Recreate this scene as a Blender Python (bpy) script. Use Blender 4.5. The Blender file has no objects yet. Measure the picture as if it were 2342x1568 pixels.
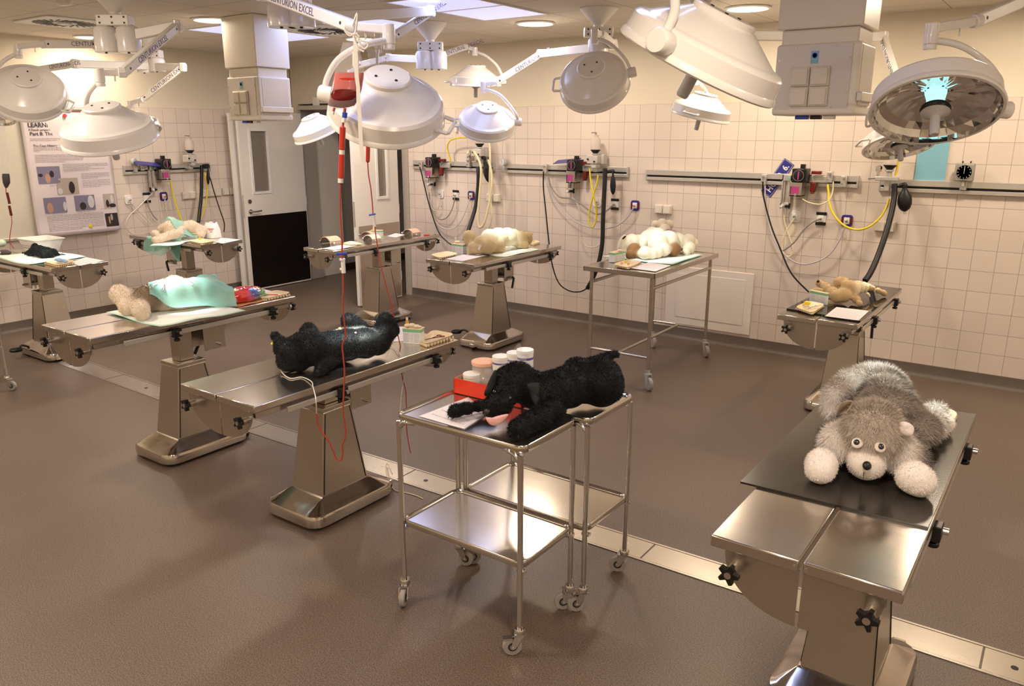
import bpy, bmesh, math, random
import numpy as np
from mathutils import Vector, Matrix, noise
from mathutils.bvhtree import BVHTree
PI = math.pi
scene = bpy.context.scene
col = scene.collection
random.seed(7)

# ------------------------------------------------------------------ camera
CAM = Vector((7.9838, -6.5899, 1.8322))
YAW, PITCH, ROLL, FPX = -0.6183, 0.2633, 0.0013, 1798.67
cy, sy, cp, sp = math.cos(YAW), math.sin(YAW), math.cos(PITCH), math.sin(PITCH)
FWD = Vector((sy*cp, cy*cp, -sp))
_r = Vector((cy, -sy, 0)); _u = _r.cross(FWD)
RIGHT = math.cos(ROLL)*_r + math.sin(ROLL)*_u
UP = -math.sin(ROLL)*_r + math.cos(ROLL)*_u
cd = bpy.data.cameras.new('camera'); cam = bpy.data.objects.new('camera', cd); col.objects.link(cam)
cd.sensor_width = 36; cd.lens = FPX/2342*36; cd.clip_end = 60; cd.clip_start = 0.05
cam.matrix_world = Matrix.Translation(CAM) @ Matrix((RIGHT, UP, -FWD)).transposed().to_4x4()
scene.camera = cam
scene.view_settings.view_transform = 'Standard'; scene.view_settings.look = 'None'
scene.view_settings.gamma = 1; scene.view_settings.use_curve_mapping = False
scene.view_settings.exposure = -0.44
# ------------------------------------------------------------------ world and lights
w = bpy.data.worlds.new('world'); scene.world = w; w.use_nodes = True
w.node_tree.nodes['Background'].inputs[0].default_value = (1, .93, .82, 1)
w.node_tree.nodes['Background'].inputs[1].default_value = 0.02
CEIL = 2.66
WARM = (1.0, 0.82, 0.62); DAY = (0.45, 0.55, 1.0)
DOWNLIGHTS_AND_FILL = [(2.33,-2.63),(4.26,-1.04),(5.91,-0.86),(0.39,-2.56),(2.32,-1.05),(7.6,-0.95),(9.3,-1.1),
              (3.3,-5.0),(5.45,-5.25),(7.55,-5.4),(9.3,-3.9),(.6,-4.9),(9.3,-6.6),(4.4,-7.6),(7.6,-7.6),(1.6,-6.9)]  # those without a fixture are invented, out of view, added to brighten lamps and room
LIGHT_W = 34.0
def lamp_light(kind, loc, energy, color, size=None, target=None, spot=None, blend=None):
    l = bpy.data.lights.new('light', kind); l.energy = energy; l.color = color
    if kind == 'AREA': l.shape = 'DISK'; l.size = size
    elif size is not None: l.shadow_soft_size = size
    if kind == 'SPOT': l.spot_size = spot; l.spot_blend = blend
    o = bpy.data.objects.new('light', l); col.objects.link(o); o.location = loc
    if target is not None:
        o.rotation_euler = (Vector(target)-Vector(loc)).to_track_quat('-Z', 'Y').to_euler()
    return o
for x, y in DOWNLIGHTS_AND_FILL:
    lamp_light('AREA', (x, y, CEIL-.03), LIGHT_W*(.75 if x < .5 else 1), WARM, .26)
lamp_light('AREA', (1.0, 1.7, 2.25), 2.0, WARM, .3)
PANELS_AND_FILL = [(4.035,-1.955),(4.035,-2.50),(2.875,-1.955),(2.875,-2.50),(1.62,-1.86),(1.62,-2.405),
          (6.4,-4.2),(5.2,-4.7),(7.6,-6.3),(8.8,-5.0),(3.2,-5.6)]  # unseen bluish panels, lights only, added for fill and steel reflections
for x, y in PANELS_AND_FILL:
    l = lamp_light('AREA', (x+.285, y+.27, CEIL-.02), 5.0, DAY, .5); l.data.shape = 'SQUARE'

# ------------------------------------------------------------------ pixel -> place on a known plane
def ray(px, py):                      # direction with unit depth
    return FWD + RIGHT*((px-1171)/FPX) - UP*((py-784)/FPX)
def at_z(px, py, z): d = ray(px, py); return CAM + d*((z-CAM.z)/d.z)
def at_y(px, py, y=0.0): d = ray(px, py); return CAM + d*((y-CAM.y)/d.y)
def at_x(px, py, x=0.0): d = ray(px, py); return CAM + d*((x-CAM.x)/d.x)
def at_d(px, py, dep): return CAM + ray(px, py)*dep
def depth(p): return (Vector(p)-CAM).dot(FWD)

# ------------------------------------------------------------------ materials
MATS = {}
def mat(name, color=(.8,.8,.8), rough=.5, metal=0.0, emit=None, estr=1.0, trans=0.0, alpha=1.0, coat=0.0, noise_amt=0.0, noise_scale=20, sheen=0.0, bump=0.0, ior=1.45, attr=None, brushed=False, sss=0.0):
    m = bpy.data.materials.new(name); m.use_nodes = True
    nt = m.node_tree; b = nt.nodes['Principled BSDF']
    b.inputs['Base Color'].default_value = (*color, 1); b.inputs['Roughness'].default_value = rough
    b.inputs['Metallic'].default_value = metal; b.inputs['IOR'].default_value = ior
    b.inputs['Transmission Weight'].default_value = trans; b.inputs['Alpha'].default_value = alpha
    b.inputs['Coat Weight'].default_value = coat
    if sheen: b.inputs['Sheen Weight'].default_value = sheen; b.inputs['Sheen Roughness'].default_value = .4
    if sss: b.inputs['Subsurface Weight'].default_value = sss; b.inputs['Subsurface Scale'].default_value = .02
    if emit: b.inputs['Emission Color'].default_value = (*emit, 1); b.inputs['Emission Strength'].default_value = estr
    tc = nt.nodes.new('ShaderNodeTexCoord')
    if attr:
        a = nt.nodes.new('ShaderNodeAttribute'); a.attribute_name = attr
        nt.links.new(a.outputs['Color'], b.inputs['Base Color'])
    if noise_amt or bump or brushed:
        n = nt.nodes.new('ShaderNodeTexNoise'); n.inputs['Scale'].default_value = noise_scale; n.inputs['Detail'].default_value = 4
        if brushed:
            mp = nt.nodes.new('ShaderNodeMapping'); mp.inputs['Scale'].default_value = (1, 8, 8)
            nt.links.new(tc.outputs['Object'], mp.inputs[0]); nt.links.new(mp.outputs[0], n.inputs['Vector'])
            r = nt.nodes.new('ShaderNodeMapRange'); r.inputs[3].default_value = max(.03, rough-.02); r.inputs[4].default_value = rough+.03
            nt.links.new(n.outputs['Fac'], r.inputs[0]); nt.links.new(r.outputs[0], b.inputs['Roughness'])
        else: nt.links.new(tc.outputs['Object'], n.inputs['Vector'])
        if noise_amt and not attr:
            mx = nt.nodes.new('ShaderNodeMix'); mx.data_type = 'RGBA'; mx.blend_type = 'MIX'
            mx.inputs[6].default_value = (*[c*(1-noise_amt) for c in color], 1); mx.inputs[7].default_value = (*[min(1, c*(1+noise_amt)) for c in color], 1)
            nt.links.new(n.outputs['Fac'], mx.inputs[0]); nt.links.new(mx.outputs[2], b.inputs['Base Color'])
        if bump:
            bp = nt.nodes.new('ShaderNodeBump'); bp.inputs['Strength'].default_value = bump; bp.inputs['Distance'].default_value = .01
            nt.links.new(n.outputs['Fac'], bp.inputs['Height']); nt.links.new(bp.outputs[0], b.inputs['Normal'])
    MATS[name] = m
    return m
mat('steel', (.56,.52,.47), .26, .95, noise_scale=6, brushed=True)
mat('steel_top', (.62,.58,.53), .16, .97, noise_scale=5, brushed=True)
mat('steel_column', (.50,.45,.39), .30, .92, noise_scale=6, brushed=True)
mat('steel_base', (.62,.58,.54), .10, 1.0, noise_scale=3, bump=.02)
mat('chrome', (.75,.74,.73), .10, 1.0)
mat('aluminium', (.62,.60,.56), .38, .7)
mat('grey_paint', (.42,.42,.40), .45)
mat('lamp_white', (.80,.77,.74), .22, coat=.4)
mat('arm_white', (.82,.79,.75), .35)
mat('cream', (.80,.75,.66), .35)
mat('cream_plate', (.60,.56,.52), .4, .25)
mat('cream_socket', (.72,.66,.56), .4)
mat('mirror', (.80,.80,.80), .07, 1.0)
mat('lens_glow', (.3,.5,.5), .1, emit=(.45,.9,.88), estr=1.6)
mat('handle_grey', (.50,.48,.48), .5)
mat('black_plastic', (.008,.008,.008), .35)
mat('rubber', (.008,.007,.007), .45)
mat('mat_rubber', (.022,.018,.016), .22, coat=.2)
mat('paper', (.80,.74,.76), .6, noise_amt=.02)
mat('ink', (.06,.05,.06), .6)
mat('ink_soft', (.45,.40,.42), .6)
mat('logo_ink', (.12,.10,.22), .5)
mat('pad_white', (.82,.84,.78), .8, bump=.3, noise_scale=60)
mat('pad_green', (.50,.78,.68), .7)
mat('tray_beige', (.80,.66,.42), .45)
mat('tray_inner', (.70,.56,.33), .5)
mat('box_white', (.78,.78,.76), .5); mat('box_green', (.22,.55,.30), .5); mat('box_mint', (.60,.80,.62), .5)
mat('glove', (.78,.66,.46), .5, bump=.2); mat('blue_glove', (.22,.36,.62), .5, bump=.3)
mat('yellow', (.85,.68,.05), .4); mat('yellow_hose', (.80,.64,.03), .35)
mat('amber', (.75,.42,.05), .2, trans=.3)
mat('hose_cream', (.80,.72,.45), .4); mat('hose_clear', (.66,.60,.54), .3); mat('hose_grey', (.30,.27,.25), .4); mat('hose_lilac', (.55,.50,.56), .35)
mat('magenta', (.42,.05,.22), .4); mat('navy', (.03,.03,.22), .35); mat('blue', (.02,.06,.45), .35); mat('dark_red', (.16,.01,.01), .25)
mat('blood', (.14,.004,.006), .15, coat=.5); mat('blood_light', (.50,.03,.015), .15, coat=.5); mat('red_line', (.42,.05,.03), .3)
mat('clear_plastic', (.9,.9,.88), .08, alpha=.28, coat=.3)
mat('bag_film', (.85,.85,.88), .10, alpha=.16, coat=.5)
mat('bottle_clear', (.72,.64,.58), .12, alpha=.45, coat=.5)
mat('white_plastic', (.78,.76,.72), .35); mat('tub_white', (.82,.80,.76), .35); mat('tub_ink', (.12,.10,.32), .4)
mat('red_card', (.72,.045,.015), .35, noise_amt=.05); mat('cardboard', (.45,.33,.17), .7)
mat('pink_pad', (.85,.48,.34), .6); mat('pink', (.80,.42,.38), .5); mat('orange_cloth', (.85,.40,.20), .8)
mat('tyre', (.36,.33,.31), .5); mat('hub_black', (.03,.03,.03), .4)
mat('skirting', (.135,.11,.09), .5, noise_amt=.12, noise_scale=160)
mat('white_door', (.80,.76,.70), .4); mat('door_frame', (.42,.38,.34), .4); mat('kick_black', (.028,.022,.018), .12, .6); mat('kick_steel', (.50,.42,.34), .3, .6)
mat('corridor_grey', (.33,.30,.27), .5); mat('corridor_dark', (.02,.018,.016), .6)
mat('glass_dark', (.32,.29,.24), .08, alpha=.55)
mat('board_white', (.72,.68,.58), .25, coat=.3)
mat('poster_paper', (.74,.66,.68), .35, bump=.25, noise_scale=3)
mat('photo_blue', (.22,.20,.30), .4); mat('photo_dark', (.03,.02,.02), .4); mat('photo_wall', (.45,.38,.34), .4); mat('photo_skin', (.50,.30,.20), .5); mat('photo_white', (.6,.6,.62), .5)
mat('hatch_white', (.76,.70,.64), .35); mat('sheet_blue', (.22,.48,.60), .3)
mat('fur', rough=.85, attr='col', sheen=.25); mat('fur_black', rough=.6, attr='col'); MATS['fur_black'].node_tree.nodes['Principled BSDF'].inputs['Specular IOR Level'].default_value = .25
mat('eye', (.01,.008,.006), .05, coat=1); mat('nose_black', (.01,.01,.01), .4)
mat('drape', (.30,.66,.57), .6, alpha=.62)
mat('plush_label', (.80,.72,.66), .7)
mat('candy_pink', (.75,.12,.25), .15, coat=.6); mat('candy_red', (.65,.03,.03), .15, coat=.6); mat('candy_yellow', (.75,.5,.04), .15, coat=.6); mat('candy_blue', (.1,.15,.4), .15, coat=.6)
mat('light_disc', (1,1,1), .5, emit=(1.0,.96,.84), estr=7); mat('panel_glow', (1,1,1), .5, emit=(.50,.56,1.0), estr=1.05)
mat('trim_ring', (.8,.78,.7), .3)
mat('clock_grey', (.30,.28,.24), .4); mat('clock_face', (.14,.11,.10), .4)

def grid_mat(name, axis_u, axis_v, pu, pv, ou, ov, gu, color, grout, rough=.2, var=.03, bump=.4):
    m = bpy.data.materials.new(name); m.use_nodes = True; nt = m.node_tree; b = nt.nodes['Principled BSDF']
    g = nt.nodes.new('ShaderNodeNewGeometry'); s = nt.nodes.new('ShaderNodeSeparateXYZ'); nt.links.new(g.outputs['Position'], s.inputs[0])
    def M(op, a, bb=None, cc=None):
        n = nt.nodes.new('ShaderNodeMath'); n.operation = op
        for i, v in enumerate((a, bb, cc)):
            if v is None: continue
            if isinstance(v, (int, float)): n.inputs[i].default_value = v
            else: nt.links.new(v, n.inputs[i])
        return n.outputs[0]
    def line(ax, p, o):
        t = M('DIVIDE', M('SUBTRACT', s.outputs[ax], o), p)
        fr = M('ABSOLUTE', M('SUBTRACT', M('FRACT', t), .5))         # .5 at a joint
        return M('SMOOTHSTEP' if False else 'GREATER_THAN', fr, .5-gu/p/2), M('FLOOR', t), fr
    l1, c1, f1 = line(axis_u, pu, ou); l2, c2, f2 = line(axis_v, pv, ov)
    msk = M('MAXIMUM', l1, l2)
    wn = nt.nodes.new('ShaderNodeTexWhiteNoise'); wn.noise_dimensions = '2D'
    cb = nt.nodes.new('ShaderNodeCombineXYZ'); nt.links.new(c1, cb.inputs[0]); nt.links.new(c2, cb.inputs[1]); nt.links.new(cb.outputs[0], wn.inputs['Vector'])
    val = M('ADD', M('MULTIPLY', wn.outputs['Value'], var*2), 1-var)
    hsv = nt.nodes.new('ShaderNodeHueSaturation'); hsv.inputs['Color'].default_value = (*color, 1); nt.links.new(val, hsv.inputs['Value'])
    mx = nt.nodes.new('ShaderNodeMix'); mx.data_type = 'RGBA'; nt.links.new(msk, mx.inputs[0]); nt.links.new(hsv.outputs[0], mx.inputs[6]); mx.inputs[7].default_value = (*grout, 1)
    nt.links.new(mx.outputs[2], b.inputs['Base Color'])
    rr = M('ADD', M('MULTIPLY', msk, .5), rough); nt.links.new(rr, b.inputs['Roughness'])
    n = nt.nodes.new('ShaderNodeTexNoise'); n.inputs['Scale'].default_value = 5; nt.links.new(g.outputs['Position'], n.inputs['Vector'])
    h = M('ADD', M('MULTIPLY', msk, -1.0), M('MULTIPLY', n.outputs['Fac'], .35))
    bp = nt.nodes.new('ShaderNodeBump'); bp.inputs['Strength'].default_value = bump; bp.inputs['Distance'].default_value = .003
    nt.links.new(h, bp.inputs['Height']); nt.links.new(bp.outputs[0], b.inputs['Normal'])
    MATS[name] = m
TILE, GROUT = (.70,.61,.535), (.36,.29,.24)
TP = .1512
grid_mat('tiles_back', 0, 2, TP, TP, .0027, .094, .0035, TILE, GROUT)
grid_mat('tiles_left', 1, 2, TP, TP, -.1976, .094, .0035, TILE, GROUT)
grid_mat('ceiling_tiles', 0, 1, .605, .545, 4.035, -1.41, .007, (.66,.60,.51), (.32,.28,.22), .8, .02, .6)
mat('wall_paint', (.70,.63,.51), .6, noise_amt=.01, noise_scale=3)
def floor_mat():
    m = bpy.data.materials.new('floor'); m.use_nodes = True; nt = m.node_tree; b = nt.nodes['Principled BSDF']
    g = nt.nodes.new('ShaderNodeNewGeometry')
    a = nt.nodes.new('ShaderNodeTexNoise'); a.inputs['Scale'].default_value = 230; a.inputs['Detail'].default_value = 3
    c = nt.nodes.new('ShaderNodeTexNoise'); c.inputs['Scale'].default_value = 1.3; c.inputs['Detail'].default_value = 5
    for n in (a, c): nt.links.new(g.outputs['Position'], n.inputs['Vector'])
    r = nt.nodes.new('ShaderNodeValToRGB'); e = r.color_ramp.elements
    e[0].position = .38; e[0].color = (.070,.050,.038,1); e[1].position = .62; e[1].color = (.225,.165,.125,1)
    nt.links.new(a.outputs['Fac'], r.inputs[0])
    mx = nt.nodes.new('ShaderNodeMix'); mx.data_type = 'RGBA'; mx.blend_type = 'MULTIPLY'; mx.inputs[0].default_value = .45
    r2 = nt.nodes.new('ShaderNodeValToRGB'); r2.color_ramp.elements[0].position = .3; r2.color_ramp.elements[0].color = (.72,.7,.68,1); r2.color_ramp.elements[1].position = .7; r2.color_ramp.elements[1].color = (1,1,1,1)
    nt.links.new(c.outputs['Fac'], r2.inputs[0]); nt.links.new(r.outputs[0], mx.inputs[6]); nt.links.new(r2.outputs[0], mx.inputs[7]); nt.links.new(mx.outputs[2], b.inputs['Base Color'])
    b.inputs['Roughness'].default_value = .42; MATS['floor'] = m
floor_mat()

# ------------------------------------------------------------------ mesh collector
def axis_matrix(p, d, up=(0,0,1)):
    z = Vector(d).normalized(); u = Vector(up)
    if abs(z.dot(u)) > .98: u = Vector((0,1,0))
    x = u.cross(z).normalized(); y = z.cross(x)
    return Matrix.Translation(Vector(p)) @ Matrix((x, y, z)).transposed().to_4x4()
class MB:
    def __init__(s): s.v = []; s.f = []; s.mi = []; s.cur = 0
    def add(s, verts, faces, M=None):
        o = len(s.v)
        s.v += [tuple(M @ Vector(p)) if M else tuple(p) for p in verts]
        s.f += [tuple(o+i for i in f) for f in faces]; s.mi += [s.cur]*len(faces); return s
    def box(s, x0, x1, y0, y1, z0, z1, M=None):
        v = [(x,y,z) for z in (z0,z1) for y in (y0,y1) for x in (x0,x1)]
        return s.add(v, [(0,2,3,1),(4,5,7,6),(0,1,5,4),(2,6,7,3),(0,4,6,2),(1,3,7,5)], M)
    def cbox(s, c, sx, sy, sz, M=None): return s.box(c[0]-sx/2,c[0]+sx/2,c[1]-sy/2,c[1]+sy/2,c[2]-sz/2,c[2]+sz/2,M)
    def loft(s, rings, M=None, cap=True, closed=False):
        n = len(rings[0]); v = [p for r in rings for p in r]; f = []
        R = len(rings)
        for i in range(R if closed else R-1):
            j = (i+1) % R
            for k in range(n): f.append((i*n+k, i*n+(k+1)%n, j*n+(k+1)%n, j*n+k))
        if cap and not closed: f.append(tuple(range(n-1,-1,-1))); f.append(tuple((R-1)*n+k for k in range(n)))
        return s.add(v, f, M)
    def lathe(s, prof, n=32, M=None, cap=True):
        return s.loft([[(r*math.cos(2*PI*k/n), r*math.sin(2*PI*k/n), z) for k in range(n)] for r, z in prof], M, cap)
    def cyl(s, a, b, r, n=16, r2=None):
        a = Vector(a); b = Vector(b); L = (b-a).length
        return s.lathe([(r,0),(r if r2 is None else r2, L)], n, axis_matrix(a, b-a))
    def tube(s, pts, r, n=8, closed=False, smooth=0, rs=None):
        P = [Vector(p) for p in pts]
        if smooth:
            Q = []; m = len(P); RS = []
            for i in range(m if closed else m-1):
                p0, p1, p2, p3 = (P[(i-1)%m], P[i], P[(i+1)%m], P[(i+2)%m]) if closed else (P[max(i-1,0)], P[i], P[i+1], P[min(i+2,m-1)])
                for k in range(smooth):
                    t = k/smooth
                    Q.append(.5*((2*p1)+(-p0+p2)*t+(2*p0-5*p1+4*p2-p3)*t*t+(-p0+3*p1-3*p2+p3)*t**3))
                    if rs: RS.append(rs[i]*(1-t)+rs[(i+1)%m]*t)
            if not closed:
                Q.append(P[-1])
                if rs: RS.append(rs[-1])
            P = Q; rs = RS if rs else None
        m = len(P); rings = []; prev = None
        for i in range(m):
            if closed: t = P[(i+1)%m]-P[i-1]
            else: t = P[min(i+1,m-1)]-P[max(i-1,0)]
            if t.length < 1e-9: t = Vector((0,0,1))
            t.normalize()
            if prev is None:
                a = Vector((0,0,1)) if abs(t.z) < .9 else Vector((1,0,0)); u = (a-t*a.dot(t)).normalized()
            else:
                u = prev-t*prev.dot(t)
                u = u.normalized() if u.length > 1e-6 else t.orthogonal().normalized()
            prev = u; v = t.cross(u); rr = rs[i] if rs else r
            rings.append([tuple(P[i]+(u*math.cos(2*PI*k/n)+v*math.sin(2*PI*k/n))*rr) for k in range(n)])
        return s.loft(rings, cap=not closed, closed=closed)
    def prism(s, poly, z0, z1, M=None):
        n = len(poly)
        return s.add([(x,y,z0) for x,y in poly]+[(x,y,z1) for x,y in poly],
            [tuple(range(n-1,-1,-1)), tuple(range(n,2*n))]+[(k,(k+1)%n,n+(k+1)%n,n+k) for k in range(n)], M)
    def ball(s, c, rx, ry=None, rz=None, n=16, m=10, M=None):
        ry = rx if ry is None else ry; rz = rx if rz is None else rz
        v = [(c[0]+rx*math.sin(PI*j/m)*math.cos(2*PI*k/n), c[1]+ry*math.sin(PI*j/m)*math.sin(2*PI*k/n), c[2]-rz*math.cos(PI*j/m)) for j in range(1,m) for k in range(n)]
        v += [(c[0],c[1],c[2]-rz),(c[0],c[1],c[2]+rz)]; a = len(v)-2; f = []
        for j in range(m-2):
            for k in range(n): f.append((j*n+k, j*n+(k+1)%n, (j+1)*n+(k+1)%n, (j+1)*n+k))
        for k in range(n): f.append((a,(k+1)%n,k)); f.append((a+1,(m-2)*n+k,(m-2)*n+(k+1)%n))
        return s.add(v, f, M)
    def quadstrip(s, grid, thick=0):      # grid rows of points
        R, Cn = len(grid), len(grid[0]); v = [p for r in grid for p in r]
        f = [(i*Cn+j, i*Cn+j+1, (i+1)*Cn+j+1, (i+1)*Cn+j) for i in range(R-1) for j in range(Cn-1)]
        return s.add(v, f)
    def build(s, name, m, parent=None, bevel=0.0, smooth=35, label=None, local=False, seg=2, solid=0):
        me = bpy.data.meshes.new(name)
        v = s.v
        if parent is not None and not local:
            I = parent['_mw'] if False else WM[parent.name].inverted(); v = [tuple(I @ Vector(p)) for p in v]
        me.from_pydata(v, [], s.f)
        ms = m if isinstance(m, (list, tuple)) else [m]
        for q in ms: me.materials.append(MATS[q])
        if len(ms) > 1: me.polygons.foreach_set('material_index', s.mi)
        bm = bmesh.new(); bm.from_mesh(me); bmesh.ops.recalc_face_normals(bm, faces=bm.faces); bm.to_mesh(me); bm.free()
        if smooth:
            me.shade_smooth(); me.set_sharp_from_angle(angle=math.radians(smooth))
        o = bpy.data.objects.new(name, me); col.objects.link(o)
        if parent is not None: o.parent = parent; WM[o.name] = WM[parent.name].copy()
        else: WM[o.name] = Matrix.Identity(4)
        if solid:
            sd = o.modifiers.new('solid', 'SOLIDIFY'); sd.thickness = solid; sd.offset = 0
        if bevel:
            bv = o.modifiers.new('bevel', 'BEVEL'); bv.width = bevel; bv.segments = seg; bv.limit_method = 'ANGLE'; bv.angle_limit = math.radians(40)
        if label: o['label'] = label
        return o
WM = {}
def thing(name, label, cat, loc=(0,0,0), rotz=0.0, group=None, M=None):
    o = bpy.data.objects.new(name, None); col.objects.link(o); o.empty_display_size = .05
    if M is None: M = Matrix.Translation(Vector(loc)) @ Matrix.Rotation(rotz, 4, 'Z')
    o.matrix_world = M; WM[o.name] = M.copy()
    o['label'] = label; o['category'] = cat
    if group: o['group'] = group
    return o
def solo(o, label, cat, group=None):                    # a thing that is one mesh: origin to its base
    vs = [v.co for v in o.data.vertices]
    c = Vector(((min(v.x for v in vs)+max(v.x for v in vs))/2, (min(v.y for v in vs)+max(v.y for v in vs))/2, min(v.z for v in vs)))
    o.data.transform(Matrix.Translation(-c)); o.location = c; WM[o.name] = Matrix.Translation(c)
    o['label'] = label; o['category'] = cat
    if group: o['group'] = group
    return o
def struct(o): o['kind'] = 'structure'; return o
def text_mesh(name, s, size, M, m, parent, extrude=.0006, align='LEFT', bold=0.0, xs=1.0):
    cu = bpy.data.curves.new('t', 'FONT'); cu.body = s; cu.size = size; cu.extrude = extrude; cu.align_x = align; cu.align_y = 'CENTER'; cu.offset = bold; cu.resolution_u = 2
    t = bpy.data.objects.new('t', cu); col.objects.link(t)
    dg = bpy.context.evaluated_depsgraph_get(); me = bpy.data.meshes.new_from_object(t.evaluated_get(dg))
    bpy.data.objects.remove(t); bpy.data.curves.remove(cu)
    W = M @ Matrix.Diagonal((xs,1,1,1))
    if parent is not None: W = WM[parent.name].inverted() @ W
    me.transform(W); me.materials.clear(); me.materials.append(MATS[m])
    o = bpy.data.objects.new(name, me); col.objects.link(o)
    if parent is not None: o.parent = parent; WM[o.name] = WM[parent.name].copy()
    return o

# ================================================================== ROOM
X1, Y0 = 10.6, -8.6
b = MB(); b.box(-.3, X1, Y0, 0, -.1, 0); b.box(.06, 2.2, 0, 3.2, -.1, 0); struct(b.build('floor', 'floor', smooth=0))
b = MB(); b.box(-.3, X1, Y0, .2, CEIL, CEIL+.1); struct(b.build('ceiling', 'ceiling_tiles', smooth=0))
TOPZ = .094+13*TP
def wall(name, boxes, m):
    b = MB()
    for q in boxes: b.box(*q)
    return struct(b.build(name, m, smooth=0))
OP0, OP1, OPZ = .16, 1.80, 2.07
wb_ = wall('wall_back', [(OP1+.09, X1, 0, .2, 0, TOPZ)], 'tiles_back')
o = wall('wall_back_plaster', [(OP1+.09, X1, .004, .2, TOPZ, CEIL), (OP0-.16, OP1+.09, .004, .2, OPZ+.07, CEIL), (-.3, OP0-.05, .004, .2, 0, OPZ+.07)], 'wall_paint')
o.name = 'wall_back_upper'
wall('wall_left', [(-.2, 0, Y0, 0, 0, TOPZ)], 'tiles_left')
o = wall('wall_left_upper', [(-.2, -.004, Y0, 0, TOPZ, CEIL)], 'wall_paint')
wall('wall_right', [(X1, X1+.1, Y0, .2, 0, CEIL)], 'wall_paint')
wall('wall_front', [(-.3, X1, Y0-.1, Y0, 0, CEIL)], 'wall_paint')
# coved vinyl skirting
def cove(name, pts_fn, a, c):
    prof = [(.0,.094),(.006,.094),(.007,.03),(.012,.014),(.022,.005),(.045,.0005),(.0,.0005)]
    b = MB(); b.loft([[pts_fn(a, d, z) for d, z in prof], [pts_fn(c, d, z) for d, z in prof]]); return struct(b.build(name, 'skirting'))
cove('baseboard_back', lambda u, d, z: (u, -d, z), OP1+.09, X1)
cove('baseboard_left', lambda u, d, z: (d, u, z), Y0, -.02)
# floor drain channel
dr = thing('floor_drain_channel', 'long stainless steel drain channel let into the brown floor', 'drain', (4.8, -3.66, 0))
def DY(x): return -3.69+.018*(x-3.9) if x > 3.9 else -3.69+.03*(x-3.9)*-.6
b = MB(); xs = [.9, 2.4, 3.9, 5.4, 6.9, 8.4, 9.9]
for i in range(len(xs)-1):
    for s in (-1, 1):
        y0, y1 = DY(xs[i])+s*.083, DY(xs[i+1])+s*.083
        b.loft([[(xs[i],y0-.006,.0),(xs[i],y0+.006,.0),(xs[i],y0+.006,.004),(xs[i],y0-.006,.004)],[(xs[i+1],y1-.006,0),(xs[i+1],y1+.006,0),(xs[i+1],y1+.006,.004),(xs[i+1],y1-.006,.004)]])
b.build('channel_rim', 'steel', dr)
cuts = [.92, 1.55, 2.15, 3.1, 3.92, 4.55, 5.19, 6.0, 6.64, 7.2, 7.95, 8.6, 9.2, 9.9]
for a, c in zip(cuts, cuts[1:]):
    b = MB(); ya, yc = DY(a), DY(c)
    v = []
    for x, y in ((a+.004, ya), (c-.004, yc)): v.append([(x,y-.074,.0),(x,y+.074,.0),(x,y+.074,.003),(x,y-.074,.003)])
    b.loft(v); b.build('cover_plate', 'steel', dr)
b = MB()
for x in (5.33, 8.05, 2.6): b.lathe([(.012,.0032),(.012,.0042)], 16, Matrix.Translation((x, DY(x), 0)))
b.build('lifting_hole', 'rubber', dr)

# ceiling fixtures
for i, (x, y) in enumerate(DOWNLIGHTS_AND_FILL[:6]):
    names = ['beside the ceiling column near the door', 'over the trolley table and nearest the middle lamp', 'beside the ceiling column on the right', 'above the poster wall, partly hidden by the lamp hub', 'seen behind the blood bag', 'hidden beyond the right ceiling column']
    t = thing('downlight', 'round white glowing ceiling downlight '+names[i], 'ceiling light', (x, y, CEIL-.02), group='recessed downlights')
    M = Matrix.Translation((x, y, CEIL))
    b = MB(); b.lathe([(.15,0),(.158,-.004),(.155,-.012),(.14,-.014),(.135,-.004)], 40, M, cap=False); b.build('trim_ring', 'trim_ring', t)
    b = MB(); b.lathe([(.136,-.004),(.10,-.010),(.0005,-.012)], 40, M); b.build('diffuser', 'light_disc', t)
    b = MB()
pn = ['nearest panel above the middle of the room', 'panel at the top edge of the picture over the middle table', 'panel seen behind the end of the near lamp arm', 'panel partly hidden by the blood bag arm', 'panel nearer the door, right of the ceiling column', 'panel left of the ceiling column by the door']
for i, (x, y) in enumerate(PANELS_AND_FILL[:6]):
    t = thing('light_panel', 'square bluish lit ceiling '+pn[i], 'ceiling light', (x+.285, y+.27, CEIL-.01), group='blue ceiling light panels')
    b = MB(); b.box(x+.012, x+.572, y+.010, y+.535, CEIL-.006, CEIL-.001); b.build('diffuser', 'panel_glow', t)
    b = MB()
    for q in ((x,x+.012,y,y+.545),(x+.572,x+.585,y,y+.545),(x+.012,x+.572,y,y+.010),(x+.012,x+.572,y+.535,y+.545)): b.box(*q, CEIL-.009, CEIL-.001)
    b.build('frame', 'trim_ring', t)
def diffuser(x, y, label):
    t = thing('air_diffuser', label, 'air vent', (x, y, CEIL-.02), group='swirl air diffusers in the ceiling')
    b = MB(); b.box(x-.29, x+.29, y-.265, y+.265, CEIL-.012, CEIL-.001); b.build('plate', 'box_white', t, bevel=.003)
    b = MB()
    for k in range(24):
        a = 2*PI*k/24; M = Matrix.Translation((x, y, CEIL-.014)) @ Matrix.Rotation(a, 4, 'Z') @ Matrix.Translation((.155,0,0)) @ Matrix.Rotation(.5, 4, 'Z')
        b.box(-.075, .075, -.007, .007, -.002, .0, M)
    b.build('slots', 'corridor_dark', t)
    b = MB(); b.lathe([(.05,-.012),(.055,-.022),(.03,-.026)], 24, Matrix.Translation((x,y,CEIL))); b.build('hub', 'box_white', t)
diffuser(1.25, -3.22, 'square white swirl air diffuser in the ceiling beside the arm hub, with dark slots')
diffuser(2.55, -1.70, 'square white swirl air diffuser in the ceiling behind the blood bag arm')
p = at_z(145, 5, CEIL-.03)
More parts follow.
